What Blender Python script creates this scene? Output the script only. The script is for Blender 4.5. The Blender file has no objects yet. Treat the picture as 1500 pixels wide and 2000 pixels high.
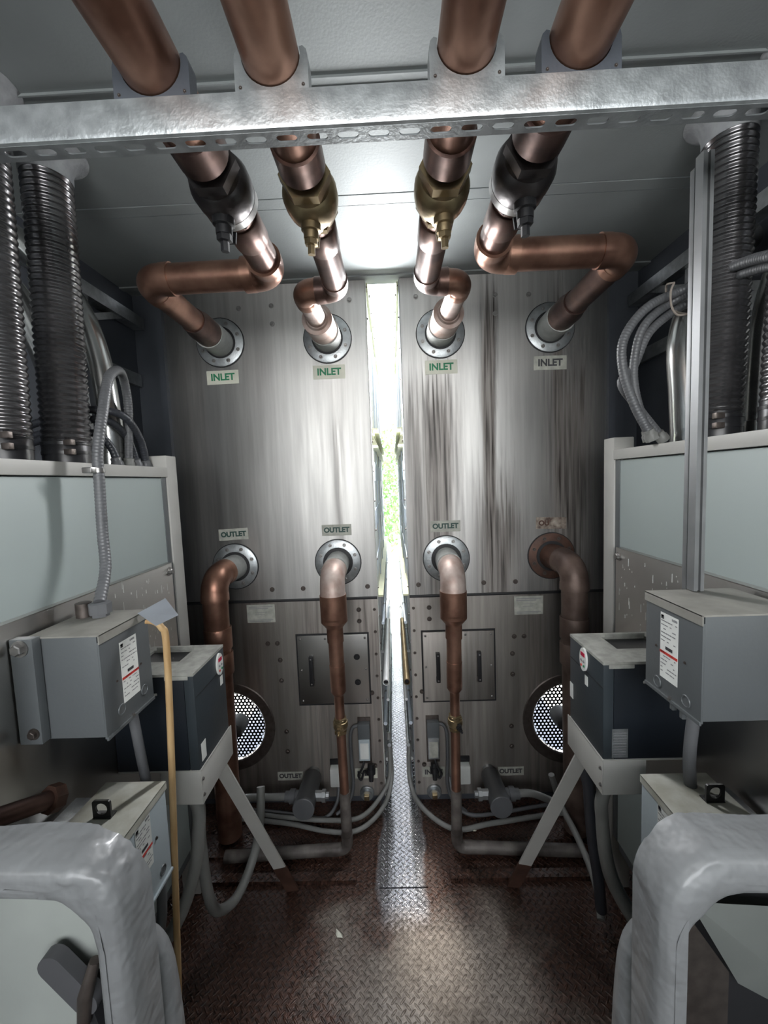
import bpy, bmesh, math, random
from mathutils import Vector, Matrix
random.seed(7)
S = bpy.context.scene
C = S.collection

# ---------------------------------------------------------------- camera, world, lights, exposure
cam = bpy.data.objects.new('camera', bpy.data.cameras.new('camera')); C.objects.link(cam)
d = Vector((15, 62, -780)).normalized()          # room depth axis seen from the tilted camera
rl = math.radians(2.1)
u = Vector((-math.sin(rl), math.cos(rl), 0)); u = (u - d * u.dot(d)).normalized()
x = d.cross(u)
R3 = Matrix((x, d, u))
cam.matrix_world = Matrix.Translation((0, 0, 1.7)) @ R3.to_4x4()
cam.data.sensor_fit = 'VERTICAL'; cam.data.sensor_height = 36; cam.data.lens = 780 / 2000 * 36
cam.data.clip_start = 0.02
S.camera = cam

W = bpy.data.worlds.new('sky'); S.world = W; W.use_nodes = True
wn = W.node_tree.nodes; wl = W.node_tree.links
bg = wn['Background']
tc = wn.new('ShaderNodeTexCoord'); sp = wn.new('ShaderNodeSeparateXYZ'); rp = wn.new('ShaderNodeValToRGB')
wl.new(tc.outputs['Generated'], sp.inputs[0]); wl.new(sp.outputs['Z'], rp.inputs[0]); wl.new(rp.outputs[0], bg.inputs[0])
rp.color_ramp.elements[0].position = 0.0; rp.color_ramp.elements[0].color = (.90, .94, .95, 1)
rp.color_ramp.elements[1].position = 0.6; rp.color_ramp.elements[1].color = (.86, .92, 1.0, 1)
bg.inputs[1].default_value = 7

def area(name, loc, look, sx, sy, power, col):
    l = bpy.data.lights.new(name, 'AREA'); l.shape = 'RECTANGLE'; l.size = sx; l.size_y = sy; l.energy = power; l.color = col
    o = bpy.data.objects.new(name, l); C.objects.link(o); o.location = loc
    o.rotation_euler = (Vector(look) - Vector(loc)).to_track_quat('-Z', 'Y').to_euler()
    return o
sun = bpy.data.lights.new('sun', 'SUN'); sun.energy = 6; sun.angle = math.radians(6); sun.color = (1, .95, .86)
so = bpy.data.objects.new('sun', sun); C.objects.link(so)
so.rotation_euler = Vector((.04, -.32, -1)).to_track_quat('-Z', 'Y').to_euler()
# sky glow arriving through the slot between the two cooling units
area('sky_slot_light', (-.013, 2.08, 2.20), (-.013, 0, 1.5), .06, .8, 21, (.97, .98, 1))
# daylight entering the open transom behind the photographer
area('doorway_light', (0, -1.37, 2.0), (0, 2, 1.75), 2.0, .8, 23, (1, .985, .96))
S.view_settings.view_transform = 'Standard'; S.view_settings.look = 'None'
S.view_settings.gamma = 1; S.view_settings.use_curve_mapping = False
S.view_settings.exposure = 0.28
S.cycles.use_denoising = True
S.cycles.max_bounces = 8; S.cycles.diffuse_bounces = 4; S.cycles.glossy_bounces = 5
S.cycles.sample_clamp_indirect = 6; S.cycles.caustics_reflective = False; S.cycles.caustics_refractive = False

XC = -.013                                        # mirror plane of the room
# ---------------------------------------------------------------- materials
MATS = {}
def mat(name, col, rough=.5, metal=0., var=.12, scale=6., bump=0., bscale=60., stretch=(1, 1, 1), col2=None, emit=0, rvar=.08, detail=6, coat=0):
    if name in MATS: return MATS[name]
    m = bpy.data.materials.new(name); m.use_nodes = True
    n = m.node_tree.nodes; l = m.node_tree.links; b = n['Principled BSDF']
    t = n.new('ShaderNodeTexCoord'); mp = n.new('ShaderNodeMapping'); l.new(t.outputs['Object'], mp.inputs[0])
    mp.inputs['Scale'].default_value = stretch
    no = n.new('ShaderNodeTexNoise'); no.inputs['Scale'].default_value = scale; no.inputs['Detail'].default_value = detail
    l.new(mp.outputs[0], no.inputs['Vector'])
    r = n.new('ShaderNodeValToRGB'); l.new(no.outputs['Fac'], r.inputs[0])
    c2 = col2 if col2 else tuple(min(1, c * (1 + var)) for c in col)
    c1 = col if col2 else tuple(c * (1 - var) for c in col)
    r.color_ramp.elements[0].position = .35; r.color_ramp.elements[1].position = .68
    r.color_ramp.elements[0].color = (*c1, 1); r.color_ramp.elements[1].color = (*c2, 1)
    l.new(r.outputs[0], b.inputs['Base Color'])
    b.inputs['Metallic'].default_value = metal
    mr = n.new('ShaderNodeMapRange'); l.new(no.outputs['Fac'], mr.inputs[0])
    mr.inputs['To Min'].default_value = max(.03, rough - rvar); mr.inputs['To Max'].default_value = min(1, rough + rvar)
    l.new(mr.outputs[0], b.inputs['Roughness'])
    if coat: b.inputs['Coat Weight'].default_value = coat; b.inputs['Coat Roughness'].default_value = .12
    if bump:
        n2 = n.new('ShaderNodeTexNoise'); n2.inputs['Scale'].default_value = bscale; l.new(mp.outputs[0], n2.inputs['Vector'])
        bp = n.new('ShaderNodeBump'); bp.inputs['Strength'].default_value = bump; bp.inputs['Distance'].default_value = .01
        l.new(n2.outputs['Fac'], bp.inputs['Height']); l.new(bp.outputs[0], b.inputs['Normal'])
    if emit:
        b.inputs['Emission Color'].default_value = (*col, 1); b.inputs['Emission Strength'].default_value = emit
    MATS[name] = m
    return m

STRUT = mat('dull_strut', (.22, .225, .23), .5, .5, .12, 12)
def nd(n, t, **kw):
    o = n.new(t)
    for k, v in kw.items(): setattr(o, k, v)
    return o

def steel_mat(name, stains_and_shade, base=((.44, .43, .42), (.66, .65, .63)), rough=(.42, .60)):
    """brushed stainless sheet with vertical run marks; stains = (centre x, half width, top z, strength)"""
    m = bpy.data.materials.new(name); m.use_nodes = True
    n = m.node_tree.nodes; l = m.node_tree.links; b = n['Principled BSDF']
    t = n.new('ShaderNodeTexCoord'); mp = n.new('ShaderNodeMapping'); l.new(t.outputs['Object'], mp.inputs[0])
    mp.inputs['Scale'].default_value = (14, 14, .7)
    no = nd(n, 'ShaderNodeTexNoise'); no.inputs['Scale'].default_value = 1.6; no.inputs['Detail'].default_value = 8; no.inputs['Roughness'].default_value = .62
    l.new(mp.outputs[0], no.inputs['Vector'])
    r = n.new('ShaderNodeValToRGB'); l.new(no.outputs['Fac'], r.inputs[0])
    r.color_ramp.elements[0].position = .3; r.color_ramp.elements[1].position = .7
    r.color_ramp.elements[0].color = (*base[0], 1); r.color_ramp.elements[1].color = (*base[1], 1)
    mp2 = n.new('ShaderNodeMapping'); l.new(t.outputs['Object'], mp2.inputs[0]); mp2.inputs['Scale'].default_value = (45, 45, 1.5)
    n2 = nd(n, 'ShaderNodeTexNoise'); n2.inputs['Scale'].default_value = 1.5; n2.inputs['Detail'].default_value = 8; l.new(mp2.outputs[0], n2.inputs['Vector'])
    sx = n.new('ShaderNodeSeparateXYZ'); l.new(t.outputs['Object'], sx.inputs[0])
    def M(op, a, bb=None, c=None):
        o = nd(n, 'ShaderNodeMath', operation=op)
        for i, v in enumerate((a, bb, c)):
            if v is None: continue
            if isinstance(v, (int, float)): o.inputs[i].default_value = v
            else: l.new(v, o.inputs[i])
        return o.outputs[0]
    col = r.outputs[0]; tot = None
    wob = M('MULTIPLY', M('SUBTRACT', no.outputs['Fac'], .5), .12)
    for (cx, hw, tz, st) in stains_and_shade:
        dx = M('ABSOLUTE', M('ADD', M('SUBTRACT', sx.outputs['X'], cx), wob))
        a = nd(n, 'ShaderNodeMapRange'); l.new(dx, a.inputs[0]); a.inputs['From Min'].default_value = hw; a.inputs['From Max'].default_value = hw * .35
        zz = nd(n, 'ShaderNodeMapRange'); l.new(M('ADD', sx.outputs['Z'], M('MULTIPLY', M('SUBTRACT', n2.outputs['Fac'], .5), .9)), zz.inputs[0]); zz.inputs['From Min'].default_value = tz + .08; zz.inputs['From Max'].default_value = tz - .22
        f = M('MULTIPLY', M('MULTIPLY', a.outputs[0], zz.outputs[0]), st)
        tot = f if tot is None else M('MAXIMUM', tot, f)
    rr = nd(n, 'ShaderNodeMapRange'); l.new(n2.outputs['Fac'], rr.inputs[0]); rr.inputs['To Min'].default_value = rough[0]; rr.inputs['To Max'].default_value = rough[1]
    rough_o = rr.outputs[0]; b.inputs['Metallic'].default_value = 1
    if tot is not None:
        sr = n.new('ShaderNodeValToRGB'); l.new(n2.outputs['Fac'], sr.inputs[0])
        sr.color_ramp.elements[0].position = .38; sr.color_ramp.elements[1].position = .62
        sr.color_ramp.elements[0].color = (.022, .013, .009, 1); sr.color_ramp.elements[1].color = (.13, .080, .052, 1)
        bite = nd(n, 'ShaderNodeMapRange'); l.new(n2.outputs['Fac'], bite.inputs[0]); bite.inputs['From Min'].default_value = .32; bite.inputs['From Max'].default_value = .6
        bite.inputs['To Min'].default_value = 1; bite.inputs['To Max'].default_value = .45
        fac = M('MULTIPLY', tot, bite.outputs[0])
        mx = nd(n, 'ShaderNodeMix', data_type='RGBA'); l.new(fac, mx.inputs['Factor']); l.new(col, mx.inputs['A']); l.new(sr.outputs[0], mx.inputs['B'])
        col = mx.outputs['Result']
        l.new(M('SUBTRACT', 1, M('MULTIPLY', fac, .8)), b.inputs['Metallic'])
        rough_o = M('ADD', rough_o, M('MULTIPLY', fac, .25))
    l.new(col, b.inputs['Base Color']); l.new(rough_o, b.inputs['Roughness'])
    b.inputs['Anisotropic'].default_value = .6; b.inputs['Anisotropic Rotation'].default_value = .25; tg = n.new('ShaderNodeTangent'); tg.direction_type = 'RADIAL'; tg.axis = 'Z'; l.new(tg.outputs[0], b.inputs['Tangent'])
    bp = n.new('ShaderNodeBump'); bp.inputs['Strength'].default_value = .12; bp.inputs['Distance'].default_value = .01
    n3 = nd(n, 'ShaderNodeTexNoise'); n3.inputs['Scale'].default_value = 3.0; l.new(t.outputs['Object'], n3.inputs['Vector'])
    hh = M('ADD', n3.outputs['Fac'], M('MULTIPLY', n2.outputs['Fac'], .05))
    l.new(hh, bp.inputs['Height']); l.new(bp.outputs[0], b.inputs['Normal'])
    return m

def checker_mat():
    m = bpy.data.materials.new('rusty_checker_plate'); m.use_nodes = True
    n = m.node_tree.nodes; l = m.node_tree.links; b = n['Principled BSDF']
    t = n.new('ShaderNodeTexCoord'); sx = n.new('ShaderNodeSeparateXYZ'); l.new(t.outputs['Object'], sx.inputs[0])
    def M(op, a, bb=None, c=None):
        o = nd(n, 'ShaderNodeMath', operation=op)
        for i, v in enumerate((a, bb, c)):
            if v is None: continue
            if isinstance(v, (int, float)): o.inputs[i].default_value = v
            else: l.new(v, o.inputs[i])
        return o.outputs[0]
    P = .030
    def lugs(ox, oy, ang):
        fx = M('SUBTRACT', M('FRACT', M('DIVIDE', M('ADD', sx.outputs['X'], 10 + ox), P)), .5)
        fy = M('SUBTRACT', M('FRACT', M('DIVIDE', M('ADD', sx.outputs['Y'], 10 + oy), P)), .5)
        c, s = math.cos(ang), math.sin(ang)
        a = M('DIVIDE', M('ADD', M('MULTIPLY', fx, c), M('MULTIPLY', fy, s)), .46)
        e = M('DIVIDE', M('SUBTRACT', M('MULTIPLY', fy, c), M('MULTIPLY', fx, s)), .13)
        dd = M('ADD', M('MULTIPLY', a, a), M('MULTIPLY', e, e))
        return M('MAXIMUM', M('SUBTRACT', 1, dd), 0)
    h = M('MAXIMUM', lugs(0, 0, math.pi / 4), lugs(P / 2, P / 2, -math.pi / 4))
    h = M('POWER', h, .5)
    no = nd(n, 'ShaderNodeTexNoise'); no.inputs['Scale'].default_value = 5; no.inputs['Detail'].default_value = 10; l.new(t.outputs['Object'], no.inputs['Vector'])
    nf = nd(n, 'ShaderNodeTexNoise'); nf.inputs['Scale'].default_value = 90; nf.inputs['Detail'].default_value = 6; l.new(t.outputs['Object'], nf.inputs['Vector'])
    # trodden pale dust down the aisle, rust and grime elsewhere
    dx = M('ABSOLUTE', M('SUBTRACT', sx.outputs['X'], .10))
    path = nd(n, 'ShaderNodeMapRange'); l.new(M('ADD', dx, M('MULTIPLY', M('SUBTRACT', no.outputs['Fac'], .5), .9)), path.inputs[0])
    path.inputs['From Min'].default_value = .46; path.inputs['From Max'].default_value = .22
    py = nd(n, 'ShaderNodeMapRange'); l.new(M('ADD', sx.outputs['Y'], M('MULTIPLY', M('SUBTRACT', no.outputs['Fac'], .5), .5)), py.inputs[0])
    py.inputs['From Min'].default_value = 1.50; py.inputs['From Max'].default_value = 1.34
    pf = M('MULTIPLY', path.outputs[0], py.outputs[0])
    r1 = n.new('ShaderNodeValToRGB'); l.new(nf.outputs['Fac'], r1.inputs[0])
    r1.color_ramp.elements[0].position = .35; r1.color_ramp.elements[1].position = .7
    r1.color_ramp.elements[0].color = (.018, .010, .008, 1); r1.color_ramp.elements[1].color = (.105, .050, .034, 1)
    r2 = n.new('ShaderNodeValToRGB'); l.new(nf.outputs['Fac'], r2.inputs[0])
    r2.color_ramp.elements[0].position = .3; r2.color_ramp.elements[1].position = .7
    r2.color_ramp.elements[0].color = (.085, .068, .055, 1); r2.color_ramp.elements[1].color = (.24, .205, .175, 1)
    mx = nd(n, 'ShaderNodeMix', data_type='RGBA'); l.new(pf, mx.inputs['Factor']); l.new(r1.outputs[0], mx.inputs['A']); l.new(r2.outputs[0], mx.inputs['B'])
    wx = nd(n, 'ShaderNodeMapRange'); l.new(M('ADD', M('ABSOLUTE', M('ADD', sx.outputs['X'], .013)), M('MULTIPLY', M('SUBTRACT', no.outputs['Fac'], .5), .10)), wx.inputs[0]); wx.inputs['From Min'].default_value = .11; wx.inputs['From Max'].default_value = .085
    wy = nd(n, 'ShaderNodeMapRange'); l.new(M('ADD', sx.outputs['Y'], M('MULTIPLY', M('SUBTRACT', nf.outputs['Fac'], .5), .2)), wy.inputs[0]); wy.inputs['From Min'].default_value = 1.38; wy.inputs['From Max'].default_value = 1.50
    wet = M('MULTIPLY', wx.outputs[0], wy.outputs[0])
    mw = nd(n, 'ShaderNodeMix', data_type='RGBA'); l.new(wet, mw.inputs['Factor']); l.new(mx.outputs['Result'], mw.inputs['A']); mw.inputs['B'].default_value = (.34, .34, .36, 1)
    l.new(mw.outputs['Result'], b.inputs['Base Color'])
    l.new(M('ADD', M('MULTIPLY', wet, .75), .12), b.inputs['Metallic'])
    ro = nd(n, 'ShaderNodeMapRange'); l.new(no.outputs['Fac'], ro.inputs[0]); ro.inputs['To Min'].default_value = .16; ro.inputs['To Max'].default_value = .5
    ro.inputs['From Min'].default_value = .3; ro.inputs['From Max'].default_value = .7
    l.new(M('MULTIPLY', M('ADD', ro.outputs[0], M('MULTIPLY', pf, .22)), M('SUBTRACT', 1, M('MULTIPLY', wet, .5))), b.inputs['Roughness'])
    bp = n.new('ShaderNodeBump'); bp.inputs['Strength'].default_value = .9; bp.inputs['Distance'].default_value = .0035
    l.new(M('ADD', h, M('MULTIPLY', nf.outputs['Fac'], .55)), bp.inputs['Height']); l.new(bp.outputs[0], b.inputs['Normal'])
    return m

CEIL = mat('ceiling_sheet', (.32, .345, .345), .6, .15, .10, 3, .05, 140, rvar=.06)
WALLD = mat('dark_wall_sheet', (.10, .11, .13), .5, .4, .2, 2.5, .05, 90)
GALV = mat('galvanized', (.40, .42, .43), .38, .75, .18, 30, .08, 160)
GALVW = mat('pale_galvanized', (.62, .63, .60), .6, .1, .1, 12, .05, 60)
STL = steel_mat('stainless_left', [(-.98, .10, 2.45, .35), (-.275, .03, 2.1, .35)])  # outer column paints in the dark band reflected near the panel edge
STR = steel_mat('stainless_right', [(.49, .05, 2.62, 1), (.24, .12, 2.22, .85), (.88, .17, 2.32, 1), (.12, .06, 2.2, .6), (.52, .15, 1.70, .95), (.82, .05, 2.64, 1)])  # widest column paints in a dark reflected band along with brown stain
STP = mat('backing_steel', (.50, .49, .47), .34, 1, .10, 3, .02, 20, rvar=.06)
STLOW = steel_mat('lower_panel_steel', [(.16, .10, 1.1, .5), (.45, .14, 1.1, .5), (.8, .2, 1.1, .6), (-.62, .2, .7, .4), (-.25, .1, .5, .4)], ((.25, .23, .215), (.44, .41, .38)), (.42, .60))
COP = mat('tarnished_copper', (.20, .10, .07), .36, .8, .2, 9, .05, 40, col2=(.44, .25, .18))
COPD = mat('dark_copper', (.075, .045, .04), .36, .75, .2, 10, .05, 40, col2=(.21, .125, .10))
COPW = mat('chalky_lit_copper', (.36, .25, .21), .5, .35, .2, 14, .08, 60, col2=(.56, .47, .43))
COPG = mat('grimy_pipe', (.06, .05, .045), .55, .2, .2, 14, .1, 60, col2=(.20, .18, .165))
COPR = mat('dirty_brown_copper', (.09, .06, .05), .5, .4, .2, 9, .1, 50, col2=(.24, .17, .14))
PRIM = mat('white_stub', (.48, .49, .47), .55, .1, .15, 20, .1, 60)
BRASS = mat('dull_brass', (.34, .26, .15), .36, .85, .2, 18, .05, 60)
BRONZE = mat('dark_bronze', (.085, .075, .075), .34, .7, .2, 20, .06, 60)
CAB = mat('grey_green_paint', (.40, .455, .445), .5, 0, .03, 2, .02, 40)
BEIGE = mat('beige_frame_paint', (.52, .51, .48), .5, 0, .06, 8, .03, 60)
GREYB = mat('grey_box_paint', (.115, .125, .13), .42, .1, .06, 3, .03, 120)
GREYT = mat('dusty_box_top', (.26, .25, .225), .7, 0, .18, 16, .06, 80)
PALEB = mat('pale_box_paint', (.43, .49, .52), .45, .05, .05, 3, .03, 100)
PALET = mat('stained_box_top', (.44, .43, .36), .6, .05, .2, 22, .06, 60, col2=(.60, .60, .54))
NAVY = mat('navy_case_shaded', (.012, .016, .022), .4, .1, .1, 4, .03, 120)  # darker than the front: shade on the near side put into the colour
NAVYF = mat('navy_drive_front', (.040, .050, .058), .38, .1, .08, 4, .03, 120)
DUST = mat('dusty_drive_top', (.34, .34, .31), .75, 0, .2, 30, .1, 90)
BLACK = mat('black_plastic', (.018, .018, .02), .35, 0, .1, 10)
HOSE = mat('shiny_dark_hose', (.16, .155, .16), .24, .8, .2, 12)
COND = mat('grey_conduit', (.125, .128, .135), .42, 0, .1, 10, .03, 60)
CONDL = mat('light_conduit', (.22, .22, .21), .5, 0, .12, 10, .05, 60)
CONDD = mat('dark_conduit', (.04, .043, .052), .38, 0, .1, 10)
CAULK = mat('grey_caulk', (.33, .34, .35), .7, 0, .1, 30, .5, 40)
DUCT = mat('smooth_galvanized_duct', (.46, .47, .46), .24, .9, .12, 8)
FOAM = mat('grey_mastic', (.20, .205, .21), .5, 0, .12, 4, .8, 26, coat=.25)
FOAMIN = mat('inner_grey', (.30, .32, .30), .6, 0, .14, 3, .08, 18)
RUST = mat('rust', (.05, .025, .018), .6, .2, .3, 14, .2, 40, col2=(.13, .065, .045))
WOOD = mat('stick_wood', (.40, .24, .10), .55, 0, .2, 6, .05, 40, (8, 8, 1), col2=(.60, .42, .22))
WHITE = mat('white_sticker', (.78, .79, .76), .5, 0, .05, 20)
CREAM = mat('cream_sticker', (.66, .66, .56), .5, 0, .06, 20)
DIRTL = mat('dirty_sticker', (.42, .42, .37), .6, 0, .2, 30)
BROWNL = mat('rust_eaten_sticker', (.07, .04, .03), .6, 0, .3, 30, col2=(.42, .36, .30))
GREEN = mat('green_ink', (.015, .20, .09), .5, 0, .05)
DGREEN = mat('dark_green_ink', (.02, .06, .05), .5, 0, .05)
INK = mat('dark_ink', (.05, .05, .055), .5, 0, .05)
INKG = mat('grey_ink', (.26, .26, .27), .5, 0, .05)
RED = mat('red_ink', (.62, .05, .04), .5, 0, .05)
GASK = mat('black_sealant', (.015, .015, .017), .5, 0, .1)
BOLT = mat('bolt_steel', (.34, .33, .32), .35, .9, .15, 40)
BOLTD = mat('dirty_bolt', (.13, .11, .10), .45, .8, .2, 40)
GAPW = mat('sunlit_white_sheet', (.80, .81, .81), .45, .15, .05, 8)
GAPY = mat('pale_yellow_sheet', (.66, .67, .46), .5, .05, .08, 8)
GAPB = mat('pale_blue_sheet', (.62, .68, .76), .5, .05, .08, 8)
CHECK = checker_mat()
GROUND = mat('ground_gravel', (.55, .54, .50), .9, 0, .2, 8)
LEAF = mat('leaves', (.10, .26, .06), .6, 0, .4, 12, col2=(.30, .52, .16))
BARK = mat('bark', (.12, .08, .05), .8, 0, .3, 12)

# ---------------------------------------------------------------- object helpers
ORG = {}
def props(o, label=None, cat=None, group=None, kind=None):
    if label: o['label'] = label
    if cat: o['category'] = cat
    if group: o['group'] = group
    if kind: o['kind'] = kind
    return o
def thing(name, label, cat, base, group=None):
    o = bpy.data.objects.new(name, None); C.objects.link(o); o.empty_display_size = .05
    o.location = base; ORG[o.name] = Vector(base)
    return props(o, label, cat, group)
class MB:
    def __init__(s): s.b = bmesh.new()
    def box(s, x0, x1, y0, y1, z0, z1, bev=0):
        if x0 > x1: x0, x1 = x1, x0
        if y0 > y1: y0, y1 = y1, y0
        r = bmesh.ops.create_cube(s.b, size=1)
        vs = r['verts']
        for v in vs: v.co = Vector(((x0 + x1) / 2 + v.co.x * (x1 - x0), (y0 + y1) / 2 + v.co.y * (y1 - y0), (z0 + z1) / 2 + v.co.z * (z1 - z0)))
        if bev:
            es = list({e for v in vs for e in v.link_edges})
            bmesh.ops.bevel(s.b, geom=es, offset=bev, segments=2, affect='EDGES', profile=.6)
        return s
    def sweep(s, pts, rad, seg=16, cap=True, sect=None):
        """round tube along points; rad is a number or one per point"""
        pts = [Vector(p) for p in pts]; n = len(pts)
        rs = rad if isinstance(rad, (list, tuple)) else [rad] * n
        tan = [(pts[min(i + 1, n - 1)] - pts[max(i - 1, 0)]).normalized() for i in range(n)]
        for i in range(n):
            if tan[i].length < .5: tan[i] = tan[i - 1]
        up = Vector((0, 0, 1)) if abs(tan[0].z) < .9 else Vector((1, 0, 0))
        a = (up - tan[0] * up.dot(tan[0])).normalized()
        rings = []
        for i in range(n):
            a = (a - tan[i] * a.dot(tan[i])).normalized(); bb = tan[i].cross(a)
            rings.append([s.b.verts.new(pts[i] + (a * math.cos(2 * math.pi * k / seg) + bb * math.sin(2 * math.pi * k / seg)) * rs[i]) for k in range(seg)])
        for i in range(n - 1):
            for k in range(seg):
                k2 = (k + 1) % seg
                s.b.faces.new((rings[i][k], rings[i][k2], rings[i + 1][k2], rings[i + 1][k]))
        if cap:
            s.b.faces.new(rings[0][::-1]); s.b.faces.new(rings[-1])
        return s
    def lathe(s, p0, axis, prof, seg=24, cap=True):
        """prof = [(distance along axis, radius)...]"""
        axis = Vector(axis).normalized(); p0 = Vector(p0)
        up = Vector((0, 0, 1)) if abs(axis.z) < .9 else Vector((1, 0, 0))
        a = (up - axis * up.dot(axis)).normalized(); bb = axis.cross(a); rings = []
        for (t, r) in prof:
            rings.append([s.b.verts.new(p0 + axis * t + (a * math.cos(2 * math.pi * (k + .5) / seg) + bb * math.sin(2 * math.pi * (k + .5) / seg)) * r) for k in range(seg)])
        for i in range(len(rings) - 1):
            for k in range(seg):
                k2 = (k + 1) % seg
                s.b.faces.new((rings[i][k], rings[i][k2], rings[i + 1][k2], rings[i + 1][k]))
        if cap: s.b.faces.new(rings[0][::-1]); s.b.faces.new(rings[-1])
        return s
    def prism(s, poly, o, ex, ey, ez):
        """polygon (u,v) in plane o+u*ex+v*ey extruded by vector ez"""
        o, ex, ey, ez = map(Vector, (o, ex, ey, ez))
        lo = [s.b.verts.new(o + ex * a + ey * b) for a, b in poly]; hi = [s.b.verts.new(v.co + ez) for v in lo]
        s.b.faces.new(lo[::-1]); s.b.faces.new(hi); n = len(lo)
        for i in range(n): s.b.faces.new((lo[i], lo[(i + 1) % n], hi[(i + 1) % n], hi[i]))
        return s
    def holed(s, outer, holes, o, ex, ey, ez):
        """plate with holes: polygons in (u,v), thickness vector ez"""
        o, ex, ey, ez = map(Vector, (o, ex, ey, ez)); t = bmesh.new(); es = []
        for loop in [outer] + holes:
            vs = [t.verts.new((a, b, 0)) for a, b in loop]
            for i in range(len(vs)): es.append(t.edges.new((vs[i], vs[(i + 1) % len(vs)])))
        bmesh.ops.triangle_fill(t, edges=es, use_beauty=True, use_dissolve=False)
        t.verts.index_update(); base = [v.co.copy() for v in t.verts]; fs = [[v.index for v in f.verts] for f in t.faces]; t.free()
        lo = [s.b.verts.new(o + ex * c.x + ey * c.y) for c in base]; hi = [s.b.verts.new(v.co + ez) for v in lo]
        for f in fs:
            s.b.faces.new([lo[i] for i in f]); s.b.faces.new([hi[i] for i in f][::-1])
        k = 0
        for loop in [outer] + holes:
            n = len(loop)
            for i in range(n): s.b.faces.new((lo[k + i], lo[k + (i + 1) % n], hi[k + (i + 1) % n], hi[k + i]))
            k += n
        return s
    def build(s, name, m, parent=None, smooth=True, label=None, **kw):
        bmesh.ops.recalc_face_normals(s.b, faces=s.b.faces[:])
        off = Vector((0, 0, 0)); p = parent
        while p is not None:
            if p.name in ORG: off = ORG[p.name]; break
            p = p.parent
        if off.length: bmesh.ops.translate(s.b, vec=-off, verts=s.b.verts[:])
        me = bpy.data.meshes.new(name); s.b.to_mesh(me); s.b.free(); me.materials.append(m)
        if smooth:
            me.polygons.foreach_set('use_smooth', [True] * len(me.polygons)); me.set_sharp_from_angle(angle=math.radians(38))
        o = bpy.data.objects.new(name, me); C.objects.link(o)
        if parent: o.parent = parent
        props(o, label, **kw)
        return o
def box(name, m, parent, *a, bev=.0015, **kw): return MB().box(*a, bev=bev).build(name, m, parent, **kw)
def struct(name, mb, m): return mb.build(name, m, None, kind='structure')
def arc(cx, cy, r, a0, a1, n): return [(cx + r * math.cos(math.radians(a0 + (a1 - a0) * i / n)), cy + r * math.sin(math.radians(a0 + (a1 - a0) * i / n))) for i in range(n + 1)]
def circ(cx, cy, r, n=20): return [(cx + r * math.cos(2 * math.pi * i / n), cy + r * math.sin(2 * math.pi * i / n)) for i in range(n)]
def cat_rom(pts, n=8):
    P = [Vector(p) for p in pts]; P = [P[0] * 2 - P[1]] + P + [P[-1] * 2 - P[-2]]; out = []
    for i in range(1, len(P) - 2):
        a, b, c, e = P[i - 1:i + 3]
        for k in range(n):
            t = k / n
            out.append(.5 * ((2 * b) + (c - a) * t + (2 * a - 5 * b + 4 * c - e) * t * t + (3 * b - a - 3 * c + e) * t ** 3))
    out.append(P[-2]); return out
def fillet(p, q, r, rad, n=8):
    """arc points rounding corner q between p and r with bend radius rad"""
    p, q, r = map(Vector, (p, q, r)); a = (p - q).normalized(); b = (r - q).normalized()
    th = a.angle(b); t = rad / math.tan(th / 2); A = q + a * t; B = q + b * t
    cen = q + (a + b).normalized() * (rad / math.sin(th / 2)); va, vb = A - cen, B - cen; om = va.angle(vb)
    return [cen + (va * math.sin((1 - i / n) * om) + vb * math.sin(i / n * om)) / math.sin(om) for i in range(n + 1)]
_bolts = {}
def bolt(parent, loc, nrm, r=.008, m=None, h=None, name='bolt'):
    """hex bolt head on a washer, shared mesh"""
    m = m or BOLT; h = h or r * .8; key = (round(r, 4), m.name, round(h, 4))
    if key not in _bolts:
        mb = MB().lathe((0, 0, 0), (0, 0, 1), [(0, r * 1.45), (r * .22, r * 1.45), (r * .22, r)], 16, True)
        mb.lathe((0, 0, r * .2), (0, 0, 1), [(0, r), (h, r), (h + r * .12, r * .8)], 6)
        me = bpy.data.meshes.new('bolt'); bmesh.ops.recalc_face_normals(mb.b, faces=mb.b.faces[:]); mb.b.to_mesh(me); mb.b.free(); me.materials.append(m); _bolts[key] = me
    o = bpy.data.objects.new(name, _bolts[key]); C.objects.link(o); o.parent = parent
    off = Vector((0, 0, 0)); p = parent
    while p is not None:
        if p.name in ORG: off = ORG[p.name]; break
        p = p.parent
    o.location = Vector(loc) - off; o.rotation_euler = Vector(nrm).to_track_quat('Z', 'Y').to_euler()
    return o
def text(parent, s, loc, ex, ey, size, m, bold=.0, name='lettering'):
    """flat lettering, centred on loc, reading along ex with up ey"""
    cu = bpy.data.curves.new('t', 'FONT'); cu.body = s; cu.size = size; cu.align_x = 'CENTER'; cu.align_y = 'CENTER'; cu.offset = bold; cu.extrude = .0003
    to = bpy.data.objects.new('t', cu); C.objects.link(to)
    me = bpy.data.meshes.new_from_object(to.evaluated_get(bpy.context.evaluated_depsgraph_get())); bpy.data.objects.remove(to)
    me.name = name; me.materials.clear(); me.materials.append(m)
    ex, ey = Vector(ex).normalized(), Vector(ey).normalized(); ez = ex.cross(ey)
    off = Vector((0, 0, 0)); p = parent
    while p is not None:
        if p.name in ORG: off = ORG[p.name]; break
        p = p.parent
    me.transform(Matrix.Translation(Vector(loc) - off) @ Matrix((ex, ey, ez)).transposed().to_4x4())
    o = bpy.data.objects.new(name, me); C.objects.link(o); o.parent = parent
    return o
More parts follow.
